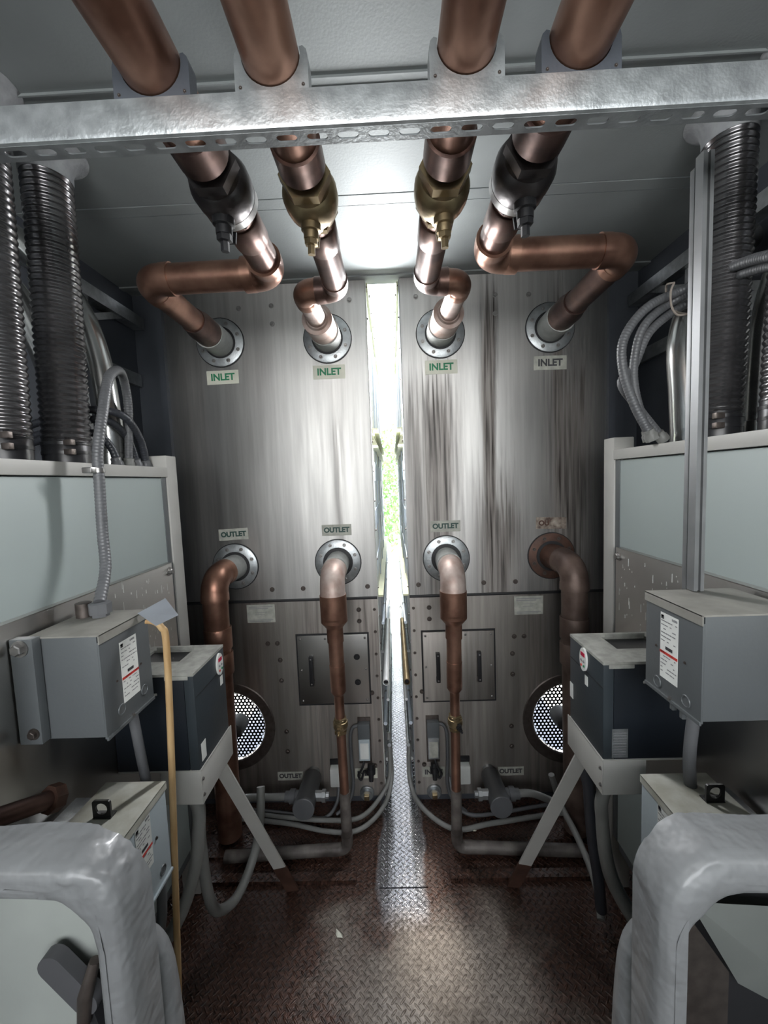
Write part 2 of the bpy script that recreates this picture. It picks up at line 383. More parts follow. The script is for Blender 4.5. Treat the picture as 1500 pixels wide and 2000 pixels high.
def quadplate(name, m, parent, cen, ex, ey, w, h, th=.001, **kw):
    ex, ey = Vector(ex).normalized(), Vector(ey).normalized(); n = ex.cross(ey)
    return MB().prism([(-w / 2, -h / 2), (w / 2, -h / 2), (w / 2, h / 2), (-w / 2, h / 2)], Vector(cen), ex, ey, n * th).build(name, m, parent, smooth=False, **kw)
def fineprint(parent, cen, ex, ey, rects, m, name='small_print'):
    ex, ey = Vector(ex).normalized(), Vector(ey).normalized(); n = ex.cross(ey); mb = MB()
    for (a, b, w, h) in rects: mb.prism([(a, b), (a + w, b), (a + w, b + h), (a, b + h)], Vector(cen) + n * .001, ex, ey, n * .0003)
    return mb.build(name, m, parent, smooth=False)
def side(s): return 'left' if s < 0 else 'right'

# ---------------------------------------------------------------- room shell
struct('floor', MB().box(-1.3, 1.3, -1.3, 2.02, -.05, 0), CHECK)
struct('trim_1', MB().prism([(-.62, -1.25), (.70, -1.25), (.60, 1.118), (.484, 1.535), (-.46, 1.535)], (0, 0, 0), (1, 0, 0), (0, 1, 0), (0, 0, .004)), CHECK)
struct('trim_2', MB().box(-.115, .09, 1.54, 4.3, 0, .006), CHECK)
cm = MB().box(-1.3, 1.3, -1.3, 1.432, 2.67, 2.70).box(-1.3, 1.3, 1.436, 1.484, 2.669, 2.70).box(-1.3, 1.3, 1.488, 2.06, 2.67, 2.70)
struct('ceiling', cm, CEIL)
struct('trim_3', MB().box(-1.3, 1.3, 1.03, 1.034, 2.664, 2.67).box(-1.3, 1.3, 1.058, 1.06, 2.667, 2.67), CEIL)
struct('trim_4', MB().box(-1.3, 1.3, 1.965, 1.999, 2.664, 2.67), CEIL)
struct('wall_left', MB().box(-1.34, -1.27, -1.3, 2.1, -.05, 2.70), WALLD)
struct('wall_right', MB().box(1.24, 1.31, -1.3, 2.1, -.05, 2.70), WALLD)
struct('wall_back', MB().box(-1.3, -1.0, -1.36, -1.3, -.05, 2.7).box(1.0, 1.3, -1.36, -1.3, -.05, 2.7).box(-1.0, 1.0, -1.36, -1.3, 2.4, 2.7).box(-1.0, 1.0, -1.36, -1.3, -.05, 1.6), WALLD)
for s in (-1, 1):
    o = struct('wall_front' if s < 0 else 'wall_front', MB().box(XC + s * 1.085, XC + s * 1.26, 2.06, 2.1, 0, 2.67), WALLD)
    # sloping frame members on the side wall
    mb = MB()
    xa = XC + s * 1.255; xb = XC + s * 1.20
    mb.box(xa, xb, -.9, 2.05, 2.50, 2.555).box(xa, XC + s * 1.235, -.9, 2.05, 2.22, 2.28)
    for y0 in (.45, 1.05, 1.65):
        mb.prism([(0, 0), (.055, 0), (.055, .80), (0, .80)], (xa, y0, 1.72), (0, 1, 0), (0, 0, 1), (-s * .03, 0, 0))
    mb.prism([(.1, 1.75), (.17, 1.75), (1.95, 2.52), (1.88, 2.52)], (xa, 0, 0), (0, 1, 0), (0, 0, 1), (-s * .04, 0, 0))
    struct('trim_5', mb, GALV)
    # narrow corner flashing beside the cooling unit
    struct('trim_6', MB().box(XC + s * 1.07, XC + s * 1.10, 1.975, 2.06, .02, 2.60).box(XC + s * 1.10, XC + s * 1.17, 2.03, 2.06, .02, 2.62), WALLD)
for s in (-1, 1):
    struct('trim_8', MB().box(XC + s * .20, XC + s * .86, 1.56, 1.60, 0, .018).box(XC + s * .26, XC + s * 1.0, 1.68, 1.70, 0, .012), CHECK)
g = struct('ground', MB().box(-14, 14, 2.1, 30, -.12, -.06), GROUND)

# ---------------------------------------------------------------- cooling units
def cooling_unit(s):
    t = thing('cooling_unit', f'tall stainless steel cooling unit casing on the {side(s)} of the bright slot', 'cooling unit', (XC + s * .57, 2.0, 0))
    X = lambda v: XC + s * v
    xi, xo = .082, 1.072
    ST = STL if s < 0 else STR
    # the casing materials use their own coordinates relative to the base, so stains are shifted below
    up = MB().box(X(xi), X(xo), 2.0, 2.025, 1.112, 2.669, bev=.002).build('upper_panel', ST, t)
    box('lip', GASK, t, X(xi), X(xo), 1.992, 2.02, 1.100, 1.112, bev=.001)
    fc, fr = (.893, .433), .19
    lp = MB().holed([(xi, .03), (xo, .03), (xo, 1.100), (xi, 1.100)], [circ(fc[0], fc[1], fr, 40) if False else [(fc[0] + min(fr * math.cos(a), .178 - .004), fc[1] + fr * math.sin(a)) for a in [2 * math.pi * i / 40 for i in range(40)]]], (XC, 2.0, 0), (s, 0, 0), (0, 0, 1), (0, .022, 0)).build('lower_panel', STLOW, t)
    ring = MB().lathe((X(fc[0]), 1.999, fc[1]), (0, -1, 0), [(0, .245), (.004, .24), (.004, .196), (0, .192)], 48, False).build('fan_ring', BOLTD, t, label='dark dished ring round the fan opening')
    # perforated screen: hexagonal cells each with a round hole
    mb = MB(); P = .0195; rh = .0058
    for j in range(-11, 12):
        for i in range(-11, 12):
            cx = (i + (.5 if j % 2 else 0)) * P; cz = j * P * .866
            if math.hypot(cx, cz) > fr - .002 or cx > .165: continue
            R = P / math.sqrt(3) * 1.0
            ring_o = [mb.b.verts.new((X(fc[0] + cx + R * math.cos(math.radians(30 + 60 * k))), 2.012, fc[1] + cz + R * math.sin(math.radians(30 + 60 * k)))) for k in range(6)]
            ring_i = [mb.b.verts.new((X(fc[0] + cx + rh * math.cos(math.radians(30 + 30 * k))), 2.012, fc[1] + cz + rh * math.sin(math.radians(30 + 30 * k)))) for k in range(12)]
            for k in range(6):
                k2 = (k + 1) % 6; a = ring_i[2 * k]; b_ = ring_i[2 * k + 1]; c_ = ring_i[(2 * k + 2) % 12]
                mb.b.faces.new((ring_o[k], ring_o[k2], c_, b_)); mb.b.faces.new((ring_o[k], b_, a))
    bmesh.ops.solidify(mb.b, geom=mb.b.faces[:], thickness=.0015)
    mb.build('perforated_screen', BLACK, t, smooth=False)
    MB().lathe((X(fc[0] - .062), 2.0, fc[1] + .030), (0, -1, 0), [(0, .045), (.05, .045), (.09, .038), (.10, .02)], 24).build('fan_hub', GASK, t)
    # side sheets, with the slot between the units lined in pale sheet
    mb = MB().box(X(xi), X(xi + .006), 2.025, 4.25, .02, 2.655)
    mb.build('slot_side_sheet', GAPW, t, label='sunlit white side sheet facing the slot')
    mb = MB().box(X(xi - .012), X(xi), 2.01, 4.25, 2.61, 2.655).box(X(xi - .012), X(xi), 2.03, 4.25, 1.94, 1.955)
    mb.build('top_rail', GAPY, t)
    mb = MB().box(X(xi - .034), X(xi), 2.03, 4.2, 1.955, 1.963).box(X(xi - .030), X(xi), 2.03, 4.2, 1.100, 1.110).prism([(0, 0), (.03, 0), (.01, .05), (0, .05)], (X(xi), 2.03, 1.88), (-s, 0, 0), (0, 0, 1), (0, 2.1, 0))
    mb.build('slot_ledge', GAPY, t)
    mb = MB()
    for z in (1.2, 1.45, 1.7): mb.box(X(xi - .005), X(xi), 2.05, 4.2, z, z + .10)
    mb.build('slot_rib', GAPB, t)
    for y in (2.5, 3.0, 3.5, 4.0):
        box('slot_stiffener', GAPB, t, X(xi - .006), X(xi), y, y + .03, .8, 2.6)
    box('edge_angle', GALVW if s < 0 else GALV, t, X(xi - .004), X(xi), 1.994, 2.04, .03, 2.655, bev=.001)
    for k in range(18):
        bolt(t, (X(xi - .004), 2.012, .12 + k * .148), (-s, 0, 0), .0045, BOLTD)
    for k in range(10):
        bolt(t, (X(xi - .012), 2.1 + k * .2, 2.632), (-s, 0, 0), .007, BOLT)
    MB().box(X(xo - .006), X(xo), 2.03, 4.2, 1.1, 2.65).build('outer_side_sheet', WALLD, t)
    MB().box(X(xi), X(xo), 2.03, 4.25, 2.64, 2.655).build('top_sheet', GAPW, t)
    MB().box(X(xi), X(xo), 2.04, 4.2, .02, .04).build('bottom_sheet', WALLD, t)
    MB().box(X(xi), X(xo), 2.003, 2.02, .0, .03).build('light_leak_skirt', WALLD, t)  # added to stop daylight leaking in under the unit
    # flanges with bolts
    fl = [(.800, 2.402, 'inlet'), (.274, 2.398, 'inlet'), (.800, 1.292, 'outlet'), (.274, 1.296, 'outlet')]
    for i, (fx, fz, kind) in enumerate(fl):
        dirty = s > 0 and i == 2
        MB().lathe((X(fx), 2.0, fz), (0, -1, 0), [(0, .119), (.003, .119), (.003, .112)], 40).build('gasket_ring', GASK, t)
        f = MB().lathe((X(fx), 1.999, fz), (0, -1, 0), [(0, .1145), (.006, .1145), (.007, .113), (.007, .06)], 40).build('flange_plate', RUST if dirty else (GALV), t, label='rust-streaked round flange' if dirty else None)
        for k in range(8):
            a = math.radians(22.5 + 45 * k)
            bolt(f, (X(fx) + .094 * math.cos(a), 1.992, fz + .094 * math.sin(a)), (0, -1, 0), .0065, BOLTD if dirty else BOLT)
        m = PRIM if not dirty else RUST
        MB().lathe((X(fx), 1.994, fz), (0, -1, 0), [(0, .076), (.004, .076), (.004, .07)], 32).build('gasket_ring', GASK, t)
    # signs
    for (fx, z, txt, w, h, ink, mm, tilt) in ((.80, 2.237, 'INLET', .158, .066, GREEN, CREAM, .01), (.274, 2.240, 'INLET', .158, .066, GREEN, CREAM, 0), (.80, 1.457, 'OUTLET', .15, .058, DGREEN, DIRTL if s < 0 else BROWNL, .03), (.274, 1.460, 'OUTLET', .15, .056, DGREEN, DIRTL, 0)):
        nm = 'inlet_sign' if txt == 'INLET' else 'outlet_sign'
        lab = None
        if s > 0 and fx == .80:
            lab = 'rust-stained inlet sign' if txt == 'INLET' else 'rust-eaten outlet sign, mostly illegible'
            if txt == 'INLET': mm = DIRTL; ink = INK
            else: ink = RUST
        ex = (1, 0, -tilt * s)
        sg = quadplate(nm, mm, t, (X(fx), 1.9995, z), ex, (tilt * s, 0, 1), w, h, .0012, label=lab)
        tx = 'OU' if (s > 0 and fx == .8 and txt == 'OUTLET') else txt
        text(sg, tx, (X(fx) - (.035 if tx == 'OU' else 0), 1.998, z), ex, (tilt * s, 0, 1), .045 if txt == 'INLET' else .0345, ink, .0017)
    if s > 0:      # grime over half of the outer inlet sign
        pass
    # loose panel bolts
    for (bx, bz) in ((.70, 2.56), (.54, 2.565), (.54, 2.48), (.16, 2.575), (1.0, 2.56), (.62, 1.165), (.46, 1.165), (.13, 1.165), (.93, 1.165)):
        bolt(t, (X(bx), 2.0, bz), (0, -1, 0), .0085, BOLT if bz > 2 else BOLTD)
    for (bx, bz) in ((.18, 1.045), (.18, .985), (.66, .88), (.61, .88), (.60, .79), (.60, .68), (.59, .40), (.59, .29), (.13, .20), (.13, .60)):
        bolt(t, (X(bx), 2.0, bz), (0, -1, 0), .0085, BOLTD)
    for k in range(9): bolt(t, (X(.100), 2.0, .10 + k * .118), (0, -1, 0), .0055, BOLTD)
    # access hatch
    h = MB().box(X(.142), X(.505), 1.990, 2.0, .552, .918, bev=.002).build('access_hatch', STP if s < 0 else STLOW, t)
    MB().holed([(.134, .542), (.513, .542), (.513, .926), (.134, .926)], [[(.146, .556), (.501, .556), (.501, .914), (.146, .914)]], (XC, 1.996, 0), (s, 0, 0), (0, 0, 1), (0, .0035, 0)).build('hatch_seal', GASK, h, smooth=False)
    for hx in ((.435,) if s < 0 else (.215, .425)):
        mb = MB().box(X(hx) - .010, X(hx) + .010, 1.965, 1.972, .66, .815, bev=.003)
        for hz in (.672, .803): mb.box(X(hx) - .010, X(hx) + .010, 1.968, 1.992, hz - .012, hz + .012, bev=.002)
        hd = mb.build('hatch_handle', BLACK, h)
        for hz in (.672, .803): bolt(hd, (X(hx), 1.964, hz), (0, -1, 0), .003, BOLT)
    if s < 0:
        for hz in (.665, .80): bolt(h, (X(.20), 1.99, hz), (0, -1, 0), .011, GASK)
    for hx, hz in ((.155, .57), (.49, .57), (.155, .90), (.49, .90), (.155, .735), (.49, .735), (.32, .57), (.36, .90)): bolt(h, (X(hx), 1.99, hz), (0, -1, 0), .0045, BOLT)
    # rating plate
    rp_ = quadplate('rating_plate', DIRTL, t, (X(.685), 1.9993, 1.041), (1, 0, 0), (0, 0, 1), .145, .095, .0012)
    rc = [(-.062, .033, .124, .004), (-.062, .024, .10, .004), (-.03, .006, .06, .002), (-.03, -.006, .05, .002), (-.062, -.035, .124, .003), (-.062, -.042, .11, .003)]
    fineprint(rp_, (X(.685), 1.9990, 1.041), (1, 0, 0), (0, 0, 1), rc, INKG)
    # small low signs and plugs
    sg = quadplate('outlet_sign', DIRTL, t, (X(.583), 1.9993, .152), (1, 0, 0), (0, 0, 1), .135, .048, .0012)
    text(sg, 'OUTLET', (X(.583), 1.998, .152), (1, 0, 0), (0, 0, 1), .032, INK, .0015)
    sg = quadplate('inlet_sign', CREAM if s < 0 else DIRTL, t, (X(.178), 1.9993, .158), (1, 0, 0), (0, 0, 1), .118, .056, .0012)
    text(sg, 'INLET', (X(.178), 1.998, .156), (1, 0, 0), (0, 0, 1), .036, INK, .0015)
    pl = MB().lathe((X(.178), 2.0, .052), (0, -1, 0), [(0, .038), (.012, .038), (.016, .034), (.016, .027), (.03, .027), (.03, .02)], 24).build('drain_plug', GALV, t)
    MB().lathe((X(.178), 1.97, .052), (0, -1, 0), [(0, .018), (.016, .018), (.018, .014)], 4).build('square_head', BRASS, pl)
    return t
# stain and shade columns are written in room coordinates: shift the object-space lookup by the unit's base
for m_, sx_ in ((STL, -1), (STR, 1)):
    for node in m_.node_tree.nodes:
        if node.type == 'MATH' and node.operation == 'SUBTRACT' and not node.inputs[1].is_linked and node.inputs[0].is_linked and node.inputs[0].links[0].from_node.type == 'SEPXYZ':
            node.inputs[1].default_value -= XC + sx_ * .57
for s in (-1, 1): cooling_unit(s)

# ---------------------------------------------------------------- copper pipes
def straight(t, a, b, r, m, name='pipe_section', label=None, hexn=32):
    a, b = Vector(a), Vector(b); L = (b - a).length
    return MB().lathe(a, b - a, [(0, r), (L, r)], hexn).build(name, m, t, label=label)
def collar(t, a, dirv, r, m, w=.03, name='coupling'):
    return MB().lathe(a, dirv, [(0, r * .98), (0, r), (.003, r * 1.03), (w - .003, r * 1.03), (w, r), (w, r * .98)], 32).build(name, m, t)
def elbow(t, p, q, r, rad, pr, m, name='elbow'):
    pts = fillet(p, q, r, rad, 10)
    a = (Vector(p) - Vector(q)).normalized(); b = (Vector(r) - Vector(q)).normalized()
    P = [pts[0] + a * .035, pts[0] + a * .0349, pts[0] + a * .003] + pts[0:1] + pts[1:-1] + pts[-1:] + [pts[-1] + b * .003, pts[-1] + b * .0349, pts[-1] + b * .035]
    R = [pr * .95, pr * 1.10, pr * 1.08] + [pr * 1.05] * len(pts) + [pr * 1.08, pr * 1.10, pr * .95]
    MB().sweep(P, R, 32).build(name, m, t)
    return pts[0], pts[-1]
def valve(t, c, ax, r, body, stem, big=True, down=(0, 0, -1)):
    """ball valve: body with hexagonal ends, stem collar and square stem with nut"""
    c, ax = Vector(c), Vector(ax).normalized(); dn = Vector(down).normalized()
    v = MB().lathe(c - ax * r * 1.25, ax, [(0, r * .86), (.003, r * 1.12), (r * .55, r * 1.18), (r * .6, r * 1.32), (r * .95, r * 1.38), (r * 1.5, r * 1.38), (r * 1.9, r * 1.24), (r * 2.0, r * 1.1), (r * 2.5, r * .98)], 32).build('ball_valve', body, t)
    MB().lathe(c + ax * r * 1.0, ax, [(0, r * 1.24), (r * .5, r * 1.24), (r * .54, r * 1.05)], 6).build('hex_collar', body, v)
    MB().lathe(c - ax * r * 1.45, ax, [(0, r * 1.05), (.004, r * 1.22), (r * .42, r * 1.22)], 6).build('hex_collar', body, v)
    MB().lathe(c + dn * r * 1.05, dn, [(0, r * .5), (r * .55, r * .5), (r * .6, r * .38), (r * .95, r * .38)], 20).build('stem_collar', stem, v)
    MB().lathe(c + dn * r * 1.95, dn, [(0, r * .36), (r * .3, r * .36), (r * .34, r * .2), (r * .75, r * .2)], 6).build('stem_nut', stem, v)
    mb = MB().prism([(-r * .34, 0), (r * .34, 0), (r * .28, r * .5), (-r * .28, r * .5)], c + dn * r * 1.5 - ax * r * .75, ax.cross(dn), dn, ax * r * .12)
    mb.build('stop_tab', stem, v)
    return v
ZP = 2.40
def inlet_pipe(s, outer):
    X = lambda v: XC + s * v
    where = 'outer' if outer else 'inner'
    xf = .800 if outer else .274
    xr = .344 if outer else .160
    if s < 0 and outer: xr = .360
    ye = 1.385 if outer else 1.515
    if s > 0: ye -= .02 if not outer else .04
    xe = (.79 if outer else .290)
    rr = .047 if not outer else .050
    t = thing('copper_pipe', f'copper inlet pipe on the {side(s)}, {where} one, running under the ceiling to its flange', 'pipe', (X(xf), 1.99, ZP))
    F = Vector((X(xf), 1.995, ZP)); E = Vector((X(xe), ye, ZP)); D = Vector((X(xr), ye - .005, ZP)); N = Vector((X(xr), -1.0, ZP))
    if outer:
        straight(t, F, F + Vector((0, -.13, 0)), .066, PRIM, 'flange_stub', 'grey stub at the flange')
        a = F + (E - F).normalized() * .12
        MB().lathe(a, E - F, [(0, .060), (0, .061), (.10, .061), (.145, .052), (.16, .052)], 32).build('reducer', COPD, t)
        e0, e1 = elbow(t, F, E, D, .062, .047, COP)
        straight(t, a + (E - F).normalized() * .15, e0, .047, COP if s < 0 else COPD)
    else:
        straight(t, F, F + Vector((0, -.10, 0)), .068, PRIM, 'flange_stub', 'whitish stub at the flange')
        a = F + (E - F).normalized() * .09
        MB().lathe(a, E - F, [(0, .062), (0, .064), (.12, .066), (.14, .066), (.142, .05), (.15, .044)], 32).build('reducer', COPW, t, label='chalky copper reducer')
        e0, e1 = elbow(t, F, E, D, .045, .040, COP)
        straight(t, a + (E - F).normalized() * .14, e0, .039, COPW, label='whitish weathered pipe section')
    f0, f1 = elbow(t, E, D, N, .058 if outer else .044, rr if outer else .042, COPD if not outer else COP)
    if outer: straight(t, e1, f0, .047, COP)
    # run along the room
    yv = 1.03 if not outer else .985
    rs = rr
    dark = COPD
    straight(t, f1 + Vector((0, -.03, 0)), (X(xr), yv + .04, ZP), rs * .92, COPD)
    collar(t, (X(xr), yv + .20, ZP), (0, -1, 0), rs * .97, COPD, .10)
    valve(t, (X(xr), yv, ZP), (0, -1, 0), rs * 1.03 if not outer else rs * 1.02, BRASS if not outer else BRONZE, BRASS if (not outer) else BLACK, down=(s * .05, 0.12, -1))
    if outer:
        MB().lathe((X(xr), yv + .055, ZP), (0, -1, 0), [(0, rs * 1.3), (.0, rs * 1.36), (.022, rs * 1.36), (.022, rs * 1.3)], 32).build('clamp_band', BOLT, t, label='bright steel band round the valve')
    MB().lathe((X(xr), yv - .06, ZP), (0, -1, 0), [(0, rs * .86), (.02, rs * .86), (.03, rs * 1.02), (.035, rs * 1.12), (.10, rs * 1.12), (.103, rs * .99)], 32).build('coupling', COPD, t)
    straight(t, (X(xr), yv - .10, ZP), (X(xr), -1.0, ZP), rs, COP)
for s in (-1, 1):
    for o_ in (True, False): inlet_pipe(s, o_)

def outlet_inner(s):
    X = lambda v: XC + s * v
    t = thing('copper_pipe', f'copper pipe narrowing in steps down from the inner outlet flange on the {side(s)}', 'pipe', (X(.25), 1.69, 0.02))
    F = Vector((X(.274), 1.995, 1.296)); Q = Vector((X(.262), 1.70, 1.296)); B = Vector((X(.248), 1.69, .05))
    straight(t, F, F + (Q - F).normalized() * .16, .058, PRIM, 'flange_stub', 'white stub at the flange')
    e0, e1 = elbow(t, F, Q, B, .075, .052, COPW if s > 0 else COPW)  # pale copper paints in the light falling on the elbow
    dn = (B - Q).normalized()
    def seg(z0, z1, r, m=COP, nm='pipe_section'):
        a = Q + dn * ((Q.z - z0) / -dn.z); b = Q + dn * ((Q.z - z1) / -dn.z)
        return straight(t, a, b, r, m, nm)
    def at(z): return Q + dn * ((Q.z - z) / -dn.z)
    seg(1.215, 1.11, .058, COP, 'coupling')
    MB().lathe(at(1.115), dn, [(0, .058), (.02, .058), (.045, .037), (.05, .036), (.11, .036)], 32).build('reducer', COP, t)
    seg(1.04, .88, .032); 
    MB().lathe(at(.90), dn, [(0, .034), (.09, .034), (.12, .034), (.135, .024)], 32).build('reducer', COP, t)
    seg(.79, .60, .0215)
    v = valve(t, at(.625), dn, .024, BRASS, BRASS if s < 0 else BLACK, down=(.35 * (1 if s > 0 else -.1), -1, -.25))
    seg(.60, .30, .021); seg(.31, .085, .024, COPG)
    E = Vector((X(.248), 1.69, .035)); H = Vector((X(.80), 1.66, .035))
    e0, e1 = elbow(t, at(.3), E, H, .035, .024, COPG)
    straight(t, e1, H, .025, COPG)
for s in (-1, 1): outlet_inner(s)
def outlet_outer(s):
    X = lambda v: XC + s * v
    t = thing('copper_pipe', f'thick copper pipe elbowing straight down beside the {side(s)} cabinet post', 'pipe', (X(.82), 1.80, 0))
    F = Vector((X(.800), 1.995, 1.292)); Q = Vector((X(.82), 1.79, 1.285)); B = Vector((X(.83), 1.79, .02))
    straight(t, F, F + (Q - F).normalized() * .10, .062, PRIM if s < 0 else RUST, 'flange_stub')
    e0, e1 = elbow(t, F, Q, B, .075, .057, COP if s < 0 else COPR)
    straight(t, e1, B, .056, COP if s < 0 else COPR)
    for z in (1.05, .93): collar(t, (Q.x, 1.79, z), (0, 0, -1), .060, COP if s < 0 else COPR, .10)
for s in (-1, 1): outlet_outer(s)

# ---------------------------------------------------------------- slotted beam and pipe saddles
t = thing('slotted_beam', 'galvanized cross beam with a row of slots, spanning the room under the copper pipes', 'beam', (0, .70, 2.28))
MB().prism([(.70, 2.292), (.7025, 2.286), (.708, 2.2835), (.708, 2.286), (.704, 2.288), (.7025, 2.293), (.7025, 2.337), (.705, 2.342), (.712, 2.344), (.712, 2.3465), (.705, 2.3465), (.7, 2.342)], (-1.26, 0, 0), (0, 1, 0), (0, 0, 1), (2.5, 0, 0)).build('web', GALV, t)
holes = []
for k in range(-23, 24):
    cx = k * .0521 + .0; hw, hr = .011, .0068
    holes.append(arc(cx + hw, .0145, hr, -90, 90, 6) + arc(cx - hw, .0145, hr, 90, 270, 6))
MB().holed([(-1.26, .0), (1.24, 0), (1.24, .031), (-1.26, .031)], holes, (0, .707, 2.2835), (1, 0, 0), (0, 1, 0), (0, 0, .0025)).build('slotted_flange', GALV, t)
for s in (-1, 1):
    for outer in (True, False):
        xr = XC + s * ((.344 if s > 0 else .360) if outer else .160); r = .050 if outer else .047; w = r + .014
        tt = thing('pipe_saddle', f'U-shaped sheet metal saddle under the {"outer" if outer else "inner"} {side(s)} copper pipe on the beam', 'pipe saddle', (xr, .71, 2.347))
        zc = ZP - 2.347; poly = [(-w, .0), (w, .0), (w, zc - .004), (w - .002, zc + .006), (w - .008, zc + .012)] + [(a, b) for a, b in arc(0, zc, r + .0015, 12, -192, 20)] + [(-w + .008, zc + .012), (-w + .002, zc + .006), (-w, zc - .004)]
        MB().prism(poly, (xr, .706, 2.347), (1, 0, 0), (0, 0, 1), (0, .028, 0)).build('saddle_plate', GALV if not outer else WALLD, tt)
        for q in (-1, 1): bolt(tt, (xr + q * (w - .009), .706, 2.353), (0, -1, 0), .002, BOLTD, name='screw')

# ---------------------------------------------------------------- side cabinets
def cabinet(s):
    X = lambda v: XC + s * v
    t = thing('equipment_cabinet', f'grey-green sheet metal cabinet with beige frame along the {side(s)} wall', 'cabinet', (X(1.0), .7, 0))
    MB().box(X(.858), X(1.20), -.9, 1.50, .235, 1.742, bev=.002).build('side_panel', CAB, t)
    MB().box(X(.848), X(.90), -.9, 1.53, 1.745, 1.782, bev=.003).build('top_rail', BEIGE, t, label='beige top rail')
    MB().box(X(.90), X(1.22), -.9, 1.53, 1.765, 1.782, bev=.002).build('top_sheet', WALLD, t)
    MB().box(X(.850), X(.925), 1.528, 1.60, 0.0, 1.828, bev=.004).build('corner_post', BEIGE, t, label='beige corner post')
    MB().box(X(.856), X(.862), 1.498, 1.528, .235, 1.745, bev=.001).build('post_shadow_strip', GREYB, t)  # dark strip paints in the shadow the post casts on the panel
    MB().box(X(.858), X(1.20), -.9, 1.49, .205, .235, bev=.002).build('bottom_rail', GREYB, t)
    for y in (.2, 1.35): MB().box(X(.95), X(1.0), y, y + .05, 0, .21, bev=.002).build('leg', BEIGE, t)
    return t
for s in (-1, 1): cabinet(s)
def backing(s):
    X = lambda v: XC + s * v
    z1 = 1.418
    t = thing('backing_plate', f'spattered stainless backing plate bolted to the {side(s)} cabinet below its top panel', 'metal plate', (X(.84), .8, .60))
    p = MB().box(X(.836), X(.842), .05, 1.485, .60, z1, bev=.001).box(X(.836), X(.857), .05, 1.485, z1, z1 + .003).build('sheet', STP, t)
    for (y, z) in ((1.465, 1.39), (.70, 1.39), (1.465, .64), (.10, 1.39)):
        bolt(t, (X(.836), y, z), (-s, 0, 0), .011 if y > 1 else .014, BOLT)
    for (y, z) in ((1.40, .66), (.90, 1.405)):
        box('spacer', GALV, t, X(.842), X(.857), y, y + .03, z - .03, z + .0)
    # pale drips and spatter
    mb = MB(); rnd = random.Random(3 + s)
    for i in range(70):
        y = rnd.uniform(1.06, 1.46); z = rnd.uniform(1.14, 1.40); h = rnd.choice((.004, .006, .012, .025)); w = rnd.choice((.002, .003, .005))
        mb.prism([(0, 0), (w, -.001), (w * .8, h), (.001, h * 1.04)], (X(.8358), y, z), (0, 1, 0), (0, 0, 1), (-s * .0004, 0, 0))
    mb.build('spatter', WHITE, t, smooth=False, kind='stuff')
    if s < 0: strips = ((.70, 1.386, .06), (1.13, 1.10, .04), (.80, .905, .05))
    else: strips = ((.745, 1.402, .05), (1.13, 1.10, .03))
    for (y, z, w) in strips: quadplate('white_tag', WHITE, t, (X(.8357), y, z), (0, s, 0), (0, 0, 1), w, .010, .0008)
    return t
for s in (-1, 1): backing(s)

# ---------------------------------------------------------------- electrical boxes
def warn_sticker(parent, cen, s, w, h, name='warning_label'):
    ex = (0, -s, 0); ey = (0, 0, 1)          # reads from the aisle
    st = quadplate(name, WHITE, parent, cen, ex, ey, w, h, .0006)
    rnd = random.Random(5); rows = []
    for i in range(15):
        b = h / 2 - .010 - i * (h - .016) / 15
        if 7 <= i <= 8: continue
        a = -w / 2 + .003
        while a < w / 2 - .006:
            L = rnd.uniform(.003, .012); L = min(L, w / 2 - .003 - a)
            if rnd.random() < .78: rows.append((a, b, L, .0022 if i else .005))
            a += L + .002
    fineprint(st, Vector(cen) + Vector((0, 0, 0)), ex, ey, rows, INKG)
    fineprint(st, cen, ex, ey, [(-w / 2, -.018, w, .006)], RED, 'red_stripe')
    fineprint(st, cen, ex, ey, [(-.010, -.006, .022, .007)], INK, 'black_code_block')
    fineprint(st, cen, ex, ey, [(-w / 2 + .003, h / 2 - .014, .008, .009)], INK, 'maker_mark')
    return st
def knockout(parent, c, s, r):
    MB().lathe(c, (-s, 0, 0), [(0, r * 1.08), (.0018, r), (.0018, r * .88), (.0002, r * .84), (.0002, r * .6)], 24, True).build('knockout', GREYB if parent.name.startswith('enc') or True else PALEB, parent)
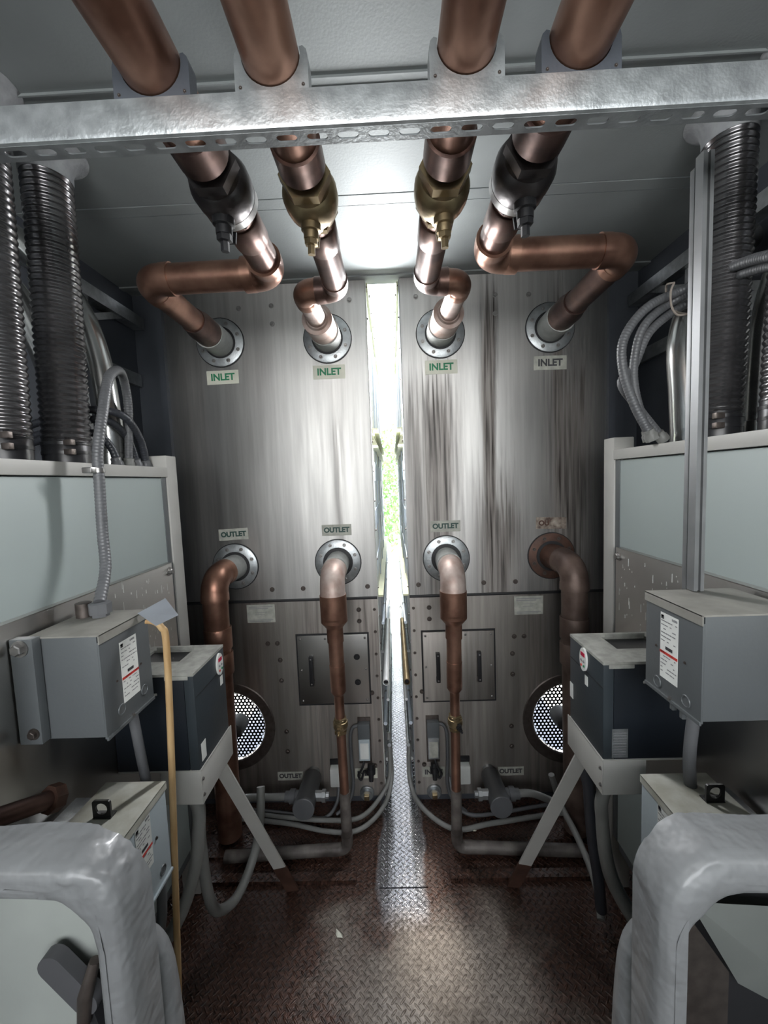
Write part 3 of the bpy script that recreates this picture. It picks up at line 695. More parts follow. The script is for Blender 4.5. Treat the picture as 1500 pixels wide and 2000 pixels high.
def enclosure(s):
    X = lambda v: XC + s * v
    if s < 0: xf, xb, y0, y1, z0, z1 = -.667, -.830, .852, 1.028, 1.138, 1.382
    else: xf, xb, y0, y1, z0, z1 = .600, .800, .775, .947, 1.190, 1.414
    t = thing('enclosure', f'dark grey steel electrical enclosure with warning label, dusty top, on the {side(s)} backing plate', 'electrical box', (xb, (y0 + y1) / 2, z0))
    MB().box(xf + s * .004, xb, y0, y1, z0 + .004, z1 - .004, bev=.002).build('body', GREYB, t)
    MB().box(xf - s * .001, xf + s * .004, y0 - .001, y1 + .001, z0, z1 - .018, bev=.001).build('front_cover', GREYB, t)
    MB().box(xf - s * .004, xb, y0 - .003, y1 + .003, z1 - .004, z1, bev=.001).box(xf - s * .004, xf - s * .0015, y0 - .003, y1 + .003, z1 - .022, z1 - .001).build('top_cover', GREYT if s < 0 else GREYT, t, label='dusty top cover')
    MB().box(xf - s * .004, xf + s * .001, y0 - .001, y1 + .001, z0 - .004, z0 + .004, bev=.001).build('bottom_flange', GREYB, t)
    fx = xf - s * .0012
    if s < 0: cen = (fx, .945, 1.262); w, h = .062, .150; ks = ((.905, 1.178), (.992, 1.180))
    else: cen = (fx, .868, 1.306); w, h = .056, .150; ks = ((.905, 1.212), (.815, 1.215))
    warn_sticker(t, cen, s, w, h)
    for (y, z) in ks: knockout(t, (fx, y, z), s, .0125)
    for y in (cen[1] - .048, cen[1] + .042): bolt(t, (fx, y, cen[2] - .01), (-s, 0, 0), .0022, BOLTD, name='screw')
    bolt(t, (fx, (y0 + y1) / 2, z0 + .004), (-s, 0, 0), .004, BOLT, name='screw')
    if s < 0:
        b = MB().box(-.795, -.846, .828, .850, 1.145, 1.385, bev=.002).build('mounting_bracket', GREYB, t)
        bolt(b, (-.822, .828, 1.365), (0, -1, 0), .013, BOLT); bolt(b, (-.812, .828, 1.17), (0, -1, 0), .009, BOLTD)
        MB().lathe((-.757, .985, z1), (0, 0, 1), [(0, .020), (.008, .020), (.008, .026), (.034, .026), (.037, .020)], 8).build('conduit_fitting', COND, t)
        MB().lathe((-.800, .985, z1), (0, 0, 1), [(0, .018), (.036, .018), (.038, .012)], 16).build('conduit_fitting', BOLTD, t)
    else:
        box('hinge_tab', GREYB, t, xf, xf + .01, .855, .865, z0 - .02, z0); box('hinge_tab', GREYB, t, xf, xf + .01, .825, .835, z0 - .022, z0)
    return t
for s in (-1, 1): enclosure(s)

def drive(s):
    X = lambda v: XC + s * v
    if s < 0: xf, xb, y0, y1, z0, z1 = -.600, -.848, 1.112, 1.322, .862, 1.162
    else: xf, xb, y0, y1, z0, z1 = .572, .822, 1.09, 1.30, .884, 1.172
    t = thing('motor_drive', f'dark navy variable speed drive with oval keypad on the {side(s)} stand', 'motor drive', ((xf + xb) / 2, (y0 + y1) / 2, z0))
    MB().box(xf + s * .03, xb, y0, y1, z0, z1 - .010, bev=.003).build('case', NAVY, t)
    MB().box(xf, xf + s * .03, y0, y1, z0, z1 - .010, bev=.004).build('front_cover', NAVYF, t)
    # top plate with an open cable recess
    u0, u1 = sorted((xf, xb)); hx0, hx1 = sorted((xf + s * .085, xb - s * .03))
    MB().holed([(u0, y0), (u1, y0), (u1, y1), (u0, y1)], [[(hx0, y0 + .085), (hx1, y0 + .085), (hx1, y1 - .035), (hx0, y1 - .035)]], (0, 0, z1 - .010), (1, 0, 0), (0, 1, 0), (0, 0, .008)).build('top_plate', DUST, t, smooth=False, label='dusty pale top plate')
    MB().box(hx0, hx1, y0 + .085, y1 - .035, z1 - .0105, z1 - .0098).build('top_opening', BLACK, t)
    MB().box(hx0 + .01, hx1, y1 - .040, y1 - .034, z1 - .002, z1 + .010, bev=.002).build('top_lip', DUST, t)
    box('trim_strip', DUST, t, xf + s * .015, xf + s * .085, y0 - .003, y0, z1 - .020, z1 - .008)
    box('trim_strip', DUST, t, xf + s * .11, xf + s * .16, y0 - .002, y0, z1 - .065, z1 - .058)
    fx = xf - s * .0005
    # front seam and black grips
    MB().prism([(0, 0), (y1 - y0, .0), (y1 - y0, .002), (0, .002)], (fx, y0, z1 - .078), (0, 1, 0), (0, 0, 1), (-s * .0008, 0, 0)).build('seam', BLACK, t)
    # keypad
    ky, kz = y0 + .150 if s < 0 else y0 + .108, z1 - .042
    if s < 0: ky, kz = y0 + .165, z1 - .050
    n = Vector((-s, 0, 0))
    k = MB().prism([(a * .021, b * .036) for a, b in circ(0, 0, 1, 32)], (fx, ky, kz), (0, 1, 0), (0, 0, 1), n * .006).build('keypad', WHITE, t, label='oval white keypad')
    q = fx - s * .006
    mb = MB().prism([(-.012, .010), (.012, .010), (.012, .022), (-.012, .022)], (q, ky, kz), (0, 1, 0), (0, 0, 1), n * .001); mb.build('display', mat('red_display', (.55, .01, .06), .3), k)
    for (a, b, m) in ((-.009, -.018, GREEN), (.008, -.020, RED), (-.008, -.004, INKG), (.008, -.004, INKG)):
        MB().lathe((q, ky + a * -s * -1, kz + b), n, [(0, .0038), (.0018, .0038)], 12).build('button', m, k)
    quadplate('caution_label', WHITE, t, (fx, ky + (.012 if s < 0 else -.012), kz - .062), (0, -s, 0), (0, 0, 1), .018, .030, .001)
    if s < 0: quadplate('rating_label', WHITE, t, (fx, y0 + .028, z0 + .045), (0, 1, 0), (0, 0, 1), .028, .055, .001)
    else:
        quadplate('rating_label', WHITE, t, (fx, y1 - .014, z0 + .10), (0, -1, 0), (0, 0, 1), .022, .05, .001)
        rl_ = quadplate('rating_label', GALV, t, (xf + .047, y0 - .0003, z0 + .048), (1, 0, 0), (0, 0, 1), .045, .085, .001)
        fineprint(rl_, (xf + .047, y0 - .0003, z0 + .048), (1, 0, 0), (0, 0, 1), [(-.018, .03 - i * .008, .036, .002) for i in range(9)], INKG)
    # stand under it
    st = thing('drive_stand', f'beige sheet metal stand with a long diagonal foot under the {side(s)} motor drive', 'support stand', (xf, y1, 0))
    MB().box(xf - s * .003, xb, y0 - .003, y1 + .003, z0 - .003, z0, bev=.0005).build('tray', BEIGE, st)
    MB().box(xf - s * .003, xf, y0 - .003, y1 + .012, z0 - .105, z0, bev=.001).build('front_apron', BEIGE, st)
    MB().box(xf, xf + s * .12, y0 - .003, y0, z0 - .105, z0 - .003, bev=.001).build('end_apron', BEIGE, st)
    for z in (z0 - .03, z0 - .08): bolt(st, (xf - s * .003, y0 + .006, z), (-s, 0, 0), .004, BOLT)
    a = Vector((xf + s * .035, y1 - .02, z0 - .12)); b = Vector((XC + s * .455, 1.535, .008))
    if s < 0: b.x = -.478
    dz = (b - a).normalized(); side_v = Vector((0, 1, 0)); side_v = (side_v - dz * side_v.dot(dz)).normalized(); nn = dz.cross(side_v)
    mb = MB(); L = (b - a).length
    mb.prism([(-.025, -.003), (.025, -.003), (.025, .003), (-.025, .003)], a - dz * .05, nn, side_v, dz * (L + .05))
    mb.build('diagonal_brace', BEIGE, st)
    mb = MB(); mb.prism([(-.0258, -.0038), (.0258, -.0038), (.0258, .0038), (-.0258, .0038)], b - dz * .16, nn, side_v, dz * .165); mb.build('rusty_brace_end', RUST, st, label='rusted lower end of the brace')
    return t
for s in (-1, 1): drive(s)

def lower_box(s):
    X = lambda v: XC + s * v
    if s < 0: xf, xb, y0, y1, z0, z1 = -.612, -.765, .785, .955, .715, .952
    else: xf, xb, y0, y1, z0, z1 = .605, .765, .80, .965, .70, .935
    t = thing('disconnect_box', f'pale grey-blue steel box with black eyelet tab on top, low on the {side(s)}', 'electrical box', ((xf + xb) / 2, (y0 + y1) / 2, z0))
    MB().box(xf + s * .004, xb, y0, y1, z0 + .003, z1 - .003, bev=.002).build('body', PALEB, t)
    MB().box(xf - s * .001, xf + s * .004, y0, y1, z0, z1 - .016, bev=.001).build('front_cover', PALEB, t)
    MB().box(xf - s * .004, xb, y0 - .003, y1 + .003, z1 - .004, z1, bev=.001).box(xf - s * .004, xf - s * .0015, y0 - .003, y1 + .003, z1 - .020, z1 - .001).build('top_cover', PALET, t, label='stained pale top cover')
    MB().box(xf - s * .006, xf + s * .001, y0, y1, z0 - .004, z0 + .003, bev=.001).build('bottom_flange', PALEB, t)
    fx = xf - s * .0012
    warn_sticker(t, (fx, y0 + .075, z0 + .15), s, .056, .130)
    knockout(t, (fx, y1 - .035, z0 + .030), s, .012)
    bolt(t, (fx, y1 - .05, z0 + .13), (-s, 0, 0), .003, BOLTD, name='screw')
    # black tab with a round hole
    cx, cy = ((-.692, .845) if s < 0 else (.715, .875)); w, hgt = .021, .043
    outer_ = [(-w, 0), (w, 0)] + arc(w - .006, hgt - .006, .006, 0, 90, 4) + arc(-w + .006, hgt - .006, .006, 90, 180, 4)
    mb = MB().holed(outer_, [circ(0, hgt * .54, .0135, 20)], (cx, cy, z1), (1, 0, 0), (0, 0, 1), (0, .005, 0)).box(cx - w, cx + w, cy - .002, cy + .02, z1, z1 + .003)
    mb.build('eyelet_tab', BLACK, t, smooth=False)
    for z in (z0 + .03, z1 - .05): box('standoff_rail', GALV, t, xb, XC + s * .823 + (0 if s < 0 else .0), y0 + .01, y1 - .01, z, z + .02)
    return t
for s in (-1, 1): lower_box(s)

# ---------------------------------------------------------------- foreground pump housings
def rrect(x0, x1, z0, z1, r, n=8):
    return [(x0, z0), (x1, z0)] + arc(x1 - r, z1 - r, r, 0, 90, n) + arc(x0 + r, z1 - r, r, 90, 180, n)
def arch_shell(x0, x1, z1, tx, tz, r, ri, y0, y1, ybev, zb=0.0):
    """U-shaped thick band open at the front, softly rounded edges; returns MB"""
    n = 10
    def loop(ins, y):          # outer contour inset by ins
        return [(x1 - ins, y, zb)] + [(a, y, b) for a, b in arc(x1 - r, z1 - r, r - ins, 0, 90, n)] + [(a, y, b) for a, b in arc(x0 + r, z1 - r, r - ins, 90, 180, n)] + [(x0 + ins, y, zb)]
    def inner(ins, y):
        xa, xb, zz = x0 + tx - ins, x1 - tx + ins, z1 - tz + ins
        rr = ri + ins
        return [(xb, y, zb)] + [(a, y, b) for a, b in arc(xb - rr, zz - rr, rr, 0, 90, n)] + [(a, y, b) for a, b in arc(xa + rr, zz - rr, rr, 90, 180, n)] + [(xa, y, zb)]
    B = ybev
    rings = [loop(0, y1), loop(0, y0 + B), loop(B * .1, y0 + B * .6), loop(B * .35, y0 + B * .25), loop(B * .8, y0 + B * .04), loop(B * 1.2, y0),
             inner(-B * -.9, y0), inner(B * .45, y0 + B * .08), inner(B * .15, y0 + B * .35), inner(0, y0 + B * .8), inner(0, y1)]
    mb = MB(); V = [[mb.b.verts.new(p) for p in rg] for rg in rings]; m = len(V[0])
    for i in range(len(V) - 1):
        for k in range(m - 1): mb.b.faces.new((V[i][k], V[i][k + 1], V[i + 1][k + 1], V[i + 1][k]))
    for k in range(m - 1): mb.b.faces.new((V[-1][k], V[-1][k + 1], V[0][k + 1], V[0][k]))
    for e in (0, m - 1): mb.b.faces.new([V[i][e] for i in range(len(V))])
    return mb
def pump(s):
    if s < 0: x0, x1, z1, tx, tz = -.850, -.437, 1.139, .050, .064
    else: x0, x1, z1, tx, tz = .378, .832, 1.133, .042, .066
    t = thing('pump_housing', f'mastic-coated grey arched pump housing standing in the {side(s)} foreground', 'pump housing', ((x0 + x1) / 2, .60, 0))
    mb = arch_shell(x0, x1, z1, tx, tz, .095, .075, .545, .625, .028)
    bmesh.ops.subdivide_edges(mb.b, edges=mb.b.edges[:], cuts=2, use_grid_fill=True)
    rnd = random.Random(2 + s)
    from mathutils import noise
    bmesh.ops.recalc_face_normals(mb.b, faces=mb.b.faces[:])
    for v in mb.b.verts:
        a = noise.noise(v.co * 9) * .006 + noise.noise(v.co * 30) * .0022 + (noise.noise(v.co * 55) * (.005 if s < 0 and v.co.x > -.62 else .003) if v.co.z > 1.09 else 0)
        v.co += Vector((0 if abs(v.co.z) < .01 else a * .6, a, a * .9 if v.co.z > .02 else 0))
    mb.build('arched_shell', FOAM, t)
    inner_x0, inner_x1 = x0 + tx - .01, x1 - tx + .01
    if s < 0:
        # pale inner casting, bulging, with an oblong dark port
        mb = MB(); N = 16; rows = []
        for i in range(N + 1):
            for_z = 0.0 + (z1 - tz + .01) * i / N; row = []
            for k in range(N + 1):
                f = k / N; xx = inner_x0 + (inner_x1 - inner_x0) * f
                yy = .625 - .055 * math.sin(math.pi * min(1, max(0, f))) ** .7 * (1 - .55 * (i / N) ** 3)
                row.append(mb.b.verts.new((xx, yy, for_z)))
            rows.append(row)
        for i in range(N):
            for k in range(N): mb.b.faces.new((rows[i][k], rows[i][k + 1], rows[i + 1][k + 1], rows[i + 1][k]))
        mb.build('inner_casting', FOAMIN, t)
        dirv = Vector((.05, 0, -.062)); ex = dirv.normalized(); ey = Vector((-ex.z, 0, ex.x)) * -1
        pc = Vector((-.545, .560, .925))
        MB().prism(arc(.045, 0, .020, -90, 90, 8) + arc(-.035, 0, .020, 90, 270, 8), pc, ex, ey, (0, .02, 0)).build('port', mat('dark_grey_port', (.07, .07, .075), .5), t)
        MB().sweep([(-.520, .560, .86), (-.512, .558, .91), (-.498, .566, .96)], [.010, .011, .008], 10).build('latch', BOLTD, t)
        mb = MB().prism([(0, 0), (.05, 0), (.02, .12), (0, .14)], (-.530, .565, .76), (1, 0, 0), (0, 0, 1), (0, .04, 0)); mb.build('port_shroud', GASK, t)
    else:
        MB().box(inner_x0, inner_x1, .618, .624, 0, z1 - tz + .01).build('inner_casting', GASK, t)
        # slanting pale baffle
        mb = MB().prism([(.440, 1.0), (.52, .88), (.52, .2), (.45, .2), (.425, .60), (.425, .86)], (0, .600, 0), (1, 0, 0), (0, 0, 1), (0, .006, 0)); mb.build('baffle', BOLTD, t)
        mb = MB(); a = [mb.b.verts.new(p) for p in ((.435, .575, 1.035), (.80, .60, .98), (.80, .60, .70), (.535, .60, .86))]; mb.b.faces.new(a)
        bmesh.ops.solidify(mb.b, geom=mb.b.faces[:], thickness=.004)
        mb.build('sloping_cover', FOAMIN, t, smooth=False)
    MB().sweep(cat_rom([((x1 - .035) if s < 0 else (x0 + .035), .665, 0.0), ((x1 - .030) if s < 0 else (x0 + .030), .665, .5), ((x1 - .040) if s < 0 else (x0 + .04), .665, .80), ((x1 - .075) if s < 0 else (x0 + .075), .665, .90)], 8), [.038] * 17 + [.037, .036, .034, .032, .029, .025, .018, .010], 16).build('rear_flange', FOAM, t)
    return t
for s in (-1, 1): pump(s)
for s in (-1, 1):
    m = RUST if s < 0 else BRASS
    xx = -.745 if s < 0 else .795
    t = thing('pipe_nipple', 'dark rusty threaded pipe end with a nut behind the left pump housing' if s < 0 else 'wet brass-brown pipe end with a hex nut behind the right pump housing', 'pipe fitting', (xx, .78, 1.05))
    a = Vector((xx, .80, 1.045)) if s < 0 else Vector((xx - .02, .80, 1.04)); b = Vector((-.80, .62, 1.12)) if s < 0 else Vector((.86, .68, 1.04))
    dv = (b - a).normalized()
    MB().lathe(a, dv, [(0, .012), (0, .028), (.022, .028), (.022, .016)], 8).build('hex_nut', m, t)
    MB().lathe(a + dv * .02, dv, [(0, .018), ((b - a).length, .018)], 24).build('nipple', COPD if s < 0 else BRASS, t)

# ---------------------------------------------------------------- corrugated hoses and ducts
def hose(x, y, z0, z1, r, label, collar_top=True):
    t = thing('corrugated_hose', label, 'hose', (x, y, z0))
    n = int((z1 - z0 - .10) / .0175); pts = []; rs = []
    for i in range(n * 6 + 1):
        z = z0 + .06 + (z1 - z0 - .10) * i / (n * 6)
        pts.append((x + .010 * math.sin(3 * z), y, z)); rs.append(r * (1 + .04 * math.cos(2 * math.pi * i / 6)))
    MB().sweep(pts, rs, 28).build('corrugated_sleeve', HOSE, t)
    MB().lathe((x + .010 * math.sin(3 * z0), y, z0), (0, 0, 1), [(0, r * 1.02), (.055, r * 1.02), (.06, r * .98), (.085, r * .98)], 28).build('rubber_cuff', BLACK, t)
    for dz in (.028, .055):
        c = MB().lathe((x + .010 * math.sin(3 * z0), y, z0 + dz), (0, 0, 1), [(0, r * 1.0), (0, r * 1.05), (.009, r * 1.05), (.009, r)], 28).build('hose_clamp', BLACK, t)
        sx_ = -1 if x > 0 else 1
        MB().box(x + sx_ * r * .55, x + sx_ * r * .95, y - r * 1.08, y - r * .8, z0 + dz - .004, z0 + dz + .012, bev=.002).build('clamp_screw', BOLTD, c)
    if collar_top:
        xt = x + .010 * math.sin(3 * z1)
        MB().lathe((xt, y, z1 - .075), (0, 0, 1), [(0, r * 1.0), (0, r * 1.06), (.03, r * 1.08), (.05, r * 1.18), (.065, r * 1.45), (.074, r * 1.75)], 28).build('caulked_collar', CAULK, t, label='smeared grey caulk collar')
hose(-.968, 1.2, 1.785, 2.67, .060, 'ribbed dark hose rising from the left cabinet top to the ceiling, fully in view')
hose(-.958, 1.0, 1.785, 2.67, .050, 'ribbed dark hose cut by the left edge of the photo')
hose(.958, 1.2, 1.785, 2.67, .060, 'ribbed dark hose rising from the right cabinet top to the ceiling, behind the strut')
hose(.985, 1.02, 1.785, 2.67, .050, 'ribbed dark hose cut by the right edge of the photo')
def duct(pts, r, label):
    P = cat_rom(pts, 8)
    t = thing('galvanized_duct', label, 'duct', pts[0])
    MB().sweep(P, r, 28).build('duct_pipe', DUCT, t)
    MB().lathe(P[0], (0, 0, 1), [(0, r), (0, r * 1.06), (.05, r * 1.06), (.052, r)], 28).build('duct_collar', DUCT, t)
duct([(-1.00, 1.42, 1.782), (-.998, 1.42, 1.95), (-1.02, 1.42, 2.17), (-1.06, 1.40, 2.33), (-1.14, 1.36, 2.47), (-1.22, 1.32, 2.55)], .044, 'smooth shiny curved duct behind the left ribbed hose')
duct([(-1.045, 1.27, 1.782), (-1.04, 1.27, 1.95), (-1.06, 1.26, 2.12), (-1.12, 1.24, 2.30), (-1.20, 1.2, 2.40)], .040, 'smooth curved duct nearest the left wall')
duct([(.985, 1.36, 1.782), (.975, 1.36, 1.95), (.975, 1.37, 2.12), (1.03, 1.38, 2.28), (1.13, 1.40, 2.40), (1.21, 1.42, 2.46)], .046, 'smooth shiny curved duct behind the right strut')
duct([(1.08, 1.20, 1.782), (1.085, 1.20, 2.0), (1.10, 1.2, 2.15), (1.16, 1.2, 2.35), (1.22, 1.2, 2.42)], .042, 'dull curved duct beside the right ribbed hose')

def conduit(pts, r, m, label, fit0=True, fit1=False, ribs=False, group=None, n=8, cat='conduit'):
    P = cat_rom(pts, n)
    t = thing('flexible_conduit', label, cat, pts[0], group)
    if ribs:
        Q = []; rs = []; L = 0
        for i in range(len(P) - 1):
            k = max(2, int((P[i + 1] - P[i]).length / .0022))
            for j in range(k): Q.append(P[i].lerp(P[i + 1], j / k))
        Q.append(P[-1]); rs = [r * (1 + (.035 if (i // 2) % 2 else -.02)) for i in range(len(Q))]
        MB().sweep(Q, rs, 14).build('sheath', m, t)
    else: MB().sweep(P, r, 14).build('sheath', m, t)
    def fit(p, q):
        dv = (q - p).normalized()
        MB().lathe(p - dv * .004, dv, [(0, r * 1.2), (0, r * 1.55), (.018, r * 1.55), (.022, r * 1.3), (.034, r * 1.3), (.036, r)], 8).build('end_fitting', CONDL if m is not CONDD else COND, t)
    if fit0: fit(P[0], P[1])
    if fit1: fit(P[-1], P[-2])
    return t
ZT = 1.784
lp = conduit([(-.945, 1.43, ZT), (-.925, 1.425, 1.985), (-.902, 1.38, 2.072), (-.865, 1.3, 2.085), (-.830, 1.2, 2.035), (-.806, 1.13, 1.927), (-.806, 1.095, 1.812), (-.806, 1.09, 1.728), (-.803, 1.08, 1.587), (-.782, 1.05, 1.492), (-.757, .985, 1.418)], .0135, COND, 'grey conduit arching off the left cabinet top and down to the left enclosure', True, False, True)
MB().lathe((-.806, 1.09, 1.752), (0, 0, 1), [(0, .0165), (.012, .0165)], 16).box(-.826, -.80, 1.055, 1.085, 1.750, 1.766, bev=.003).build('pipe_strap', BOLT, lp, label='bright metal strap')
G = 'dark conduits bending onto the left cabinet top'
conduit([(-.931, 1.515, ZT), (-.920, 1.47, 1.885), (-.915, 1.38, 1.955), (-.979, 1.33, 1.971), (-1.098, 1.35, 1.965), (-1.24, 1.35, 1.926)], .0125, CONDD, 'dark conduit over the left cabinet top, the one fitted nearest the corner post', True, False, True)
conduit([(-.940, 1.475, ZT), (-.945, 1.44, 1.885), (-.95, 1.36, 1.935), (-1.01, 1.34, 1.94), (-1.101, 1.34, 1.92), (-1.24, 1.34, 1.885)], .0125, CONDD, 'dark conduit over the left cabinet top, second fitted from the corner post', True, False, True)
conduit([(-.945, 1.375, ZT), (-.955, 1.36, 1.85), (-.99, 1.33, 1.895), (-1.106, 1.32, 1.889), (-1.24, 1.33, 1.86)], .0125, CONDD, 'dark conduit over the left cabinet top, lowest and nearest the ribbed hose', True, False, True)
conduit([(.833, 1.30, 1.80), (.775, 1.3, 1.909), (.738, 1.3, 2.022), (.742, 1.3, 2.115), (.812, 1.3, 2.204), (.93, 1.3, 2.255), (.945, 1.12, 2.235), (.93, .98, 2.19), (.95, .80, 2.15)], .0135, COND, 'outermost grey cable loop beside the right strut, bulging farthest into the room', True, False, True)
conduit([(.842, 1.33, 1.80), (.795, 1.33, 1.956), (.793, 1.33, 2.067), (.822, 1.32, 2.165), (.93, 1.32, 2.238), (.96, 1.12, 2.212), (.945, .98, 2.168), (.96, .80, 2.12)], .0125, COND, 'middle grey cable loop beside the right strut', True, False, True)
conduit([(.901, 1.35, 1.80), (.815, 1.34, 1.90), (.745, 1.32, 1.98), (.80, 1.345, 2.04), (.847, 1.345, 2.142), (.94, 1.345, 2.214), (1.0, 1.30, 2.23)], .0125, COND, 'inner grey cable loop crossing behind the others beside the right strut', True, False, True)
t = thing('cord_tie', 'frayed pale cord tied round the grey cable loops beside the right strut', 'cord', (.86, 1.29, 2.2))
MB().sweep(cat_rom([(.875, 1.275, 2.262), (.862, 1.27, 2.235), (.868, 1.275, 2.195), (.893, 1.285, 2.172), (.925, 1.29, 2.175), (.925, 1.335, 2.20), (.905, 1.345, 2.24), (.875, 1.31, 2.27), (.875, 1.275, 2.262)], 6), .003, 8).build('cord', mat('pale_cord', (.35, .30, .26), .8), t)

# vertical struts beside the right enclosure
for (x_, y_, w_, z1_, lab) in ((.70, .958, .007, 2.372, 'thin vertical steel strut standing behind the right enclosure'), (.703, .935, .0115, 2.372, 'wide grooved vertical strut standing behind the right enclosure')):
    t = thing('steel_strut', lab, 'strut', (x_, y_, .60))
    if w_ < .01: MB().box(x_ - w_, x_ + w_, y_ - w_, y_ + w_, 1.19, z1_ - .01, bev=.0015).build('bar', STRUT, t)
    else:
        MB().prism([(-w_, -w_), (-w_ * .3, -w_), (-w_ * .3, -w_ * .4), (w_ * .3, -w_ * .4), (w_ * .3, -w_), (w_, -w_), (w_, w_), (-w_, w_)], (x_, y_, 1.416), (1, 0, 0), (0, 1, 0), (0, 0, z1_ - 1.416 + .005)).build('channel', STRUT, t)
    
# ---------------------------------------------------------------- lower conduits
conduit([(-.74, 1.22, .84), (-.69, 1.25, .658), (-.692, 1.25, .51), (-.686, 1.26, .30), (-.690, 1.33, .155), (-.66, 1.43, .105), (-.625, 1.53, .18), (-.628, 1.62, .246), (-.638, 1.68, .351)], .018, CONDL, 'pale conduit looping under the left drive to a capped open end', False, False)
conduit([(-.75, 1.18, .84), (-.665, 1.19, .70), (-.655, 1.17, .60), (-.670, 1.15, .48), (-.705, 1.1, .38), (-.78, 1.02, .30), (-.86, .9, .26)], .019, CONDL, 'pale conduit hanging under the left drive and sweeping toward the pump', False, False)
conduit([(-.72, 1.01, 1.14), (-.705, 1.01, 1.0), (-.695, 1.01, .90), (-.67, .99, .75), (-.66, .97, .55), (-.70, .93, .40), (-.75, .86, .30)], .0125, COND, 'grey conduit from under the left enclosure down past the pale box', True, False)
conduit([(-.715, .90, .712), (-.68, .93, .60), (-.66, .95, .50), (-.70, .92, .38), (-.74, .85, .2)], .010, CONDL, 'thin pale conduit dropping from the left pale box, outer one', True, False)
conduit([(-.735, .87, .712), (-.71, .90, .58), (-.69, .92, .46), (-.73, .88, .3), (-.76, .82, .1)], .010, CONDL, 'thin pale conduit dropping from the left pale box, inner one', True, False)
conduit([(.70, .915, 1.19), (.695, .93, 1.0), (.705, .93, .80), (.69, 1.0, .62), (.68, 1.0, .5)], .0135, COND, 'grey conduit from under the right enclosure down behind the pale box', True, False)
conduit([(.72, 1.22, .86), (.632, 1.2, .690), (.628, 1.2, .60), (.640, 1.2, .47), (.672, 1.2, .36), (.73, 1.14, .26), (.80, 1.02, .18)], .019, CONDL, 'pale conduit hanging below the right drive and curving toward the pump', False, False)
conduit([(.74, 1.25, .86), (.648, 1.33, .69), (.655, 1.34, .583), (.672, 1.35, .40), (.695, 1.35, .228), (.71, 1.36, .10)], .019, CONDD, 'dark conduit hanging straight below the right drive', False, False)
conduit([(.76, 1.28, .86), (.70, 1.33, .68), (.70, 1.33, .50), (.72, 1.30, .3), (.80, 1.25, .15)], .016, COND, 'grey conduit under the right drive nearest the cabinet', False, False)
conduit([(.688, 1.76, .315), (.726, 1.75, .179), (.739, 1.6, .145), (.735, 1.45, .11), (.71, 1.36, .06)], .0135, CONDL, 'pale conduit stub rising behind the right brace', False, False)
FG = 'pale conduits lying on the floor under the left unit'
conduit([(-.060, 2.05, .30), (-.061, 1.99, .11), (-.114, 1.9, .035), (-.223, 1.80, .022), (-.373, 1.80, .018), (-.585, 1.85, .018), (-.95, 1.9, .018)], .011, CONDL, 'pale conduit curving out of the slot onto the floor at left, front one', False, False)
conduit([(-.065, 2.05, .35), (-.068, 2.0, .14), (-.130, 1.94, .055), (-.223, 1.85, .040), (-.373, 1.85, .030), (-.585, 1.88, .022), (-.95, 1.94, .020)], .011, CONDL, 'pale conduit curving out of the slot onto the floor at left, rear one', False, False)
conduit([(-.335, 1.985, .127), (-.345, 1.93, .05), (-.40, 1.88, .016), (-.52, 1.90, .014), (-.70, 1.93, .014), (-.95, 1.96, .014)], .009, COND, 'thin grey cable dropping from the left white junction cover', False, False)
conduit([(.040, 2.05, .30), (.040, 1.99, .11), (.098, 1.9, .040), (.240, 1.8, .018), (.429, 1.83, .016), (.75, 1.88, .014), (.95, 1.9, .014)], .012, CONDL, 'pale conduit curving out of the slot onto the floor at right', False, False)
conduit([(.245, 1.985, .14), (.262, 1.92, .05), (.34, 1.88, .016), (.52, 1.90, .014), (.70, 1.93, .014), (.95, 1.96, .014)], .009, COND, 'thin grey cable dropping from the right white junction cover', False, False)
# conduit tees
def tee(s):
    X = lambda v: XC + s * v
    x_, z_ = (.445, .185) if s < 0 else (.455, .175)
    t = thing('conduit_tee', f'fat grey capped conduit tee below the outlet sign on the {side(s)} unit', 'conduit fitting', (X(x_), 1.85, z_))
    MB().lathe((X(x_ + .01), 1.998, z_ - .01), (0, -1, 0.0), [(0, .030), (.02, .030), (.022, .036), (.05, .036), (.052, .032), (.06, .032)], 12).build('locknut', GALV, t)
    MB().lathe((X(x_ + .01), 1.96, z_ - .01), (0, -1, .05), [(0, .043), (.004, .046), (.205, .050), (.207, .0515), (.222, .0515), (.224, .049)], 28).build('body', COND, t)
    MB().lathe((X(x_ + .03), 1.82, z_), (s, 0, 0), [(0, .027), (.035, .027), (.036, .032), (.062, .032), (.064, .024), (.085, .024)], 12).build('side_hub', COND, t)
    MB().lathe((X(x_ - .03), 1.82, z_), (-s, 0, 0), [(0, .024), (.034, .024), (.035, .029), (.052, .029), (.053, .016), (.068, .016)], 8).build('plug', GALV, t)
    MB().sweep(cat_rom([(X(x_ + .09), 1.82, z_), (X(x_ + .18), 1.82, z_ - .002), (X(x_ + .30), 1.83, z_ - (.01 if s < 0 else .06)), (X(x_ + .42), 1.84, z_ - (.03 if s < 0 else .10))], 6), .0165, 16).build('conduit_run', CONDL, t)
for s in (-1, 1): tee(s)
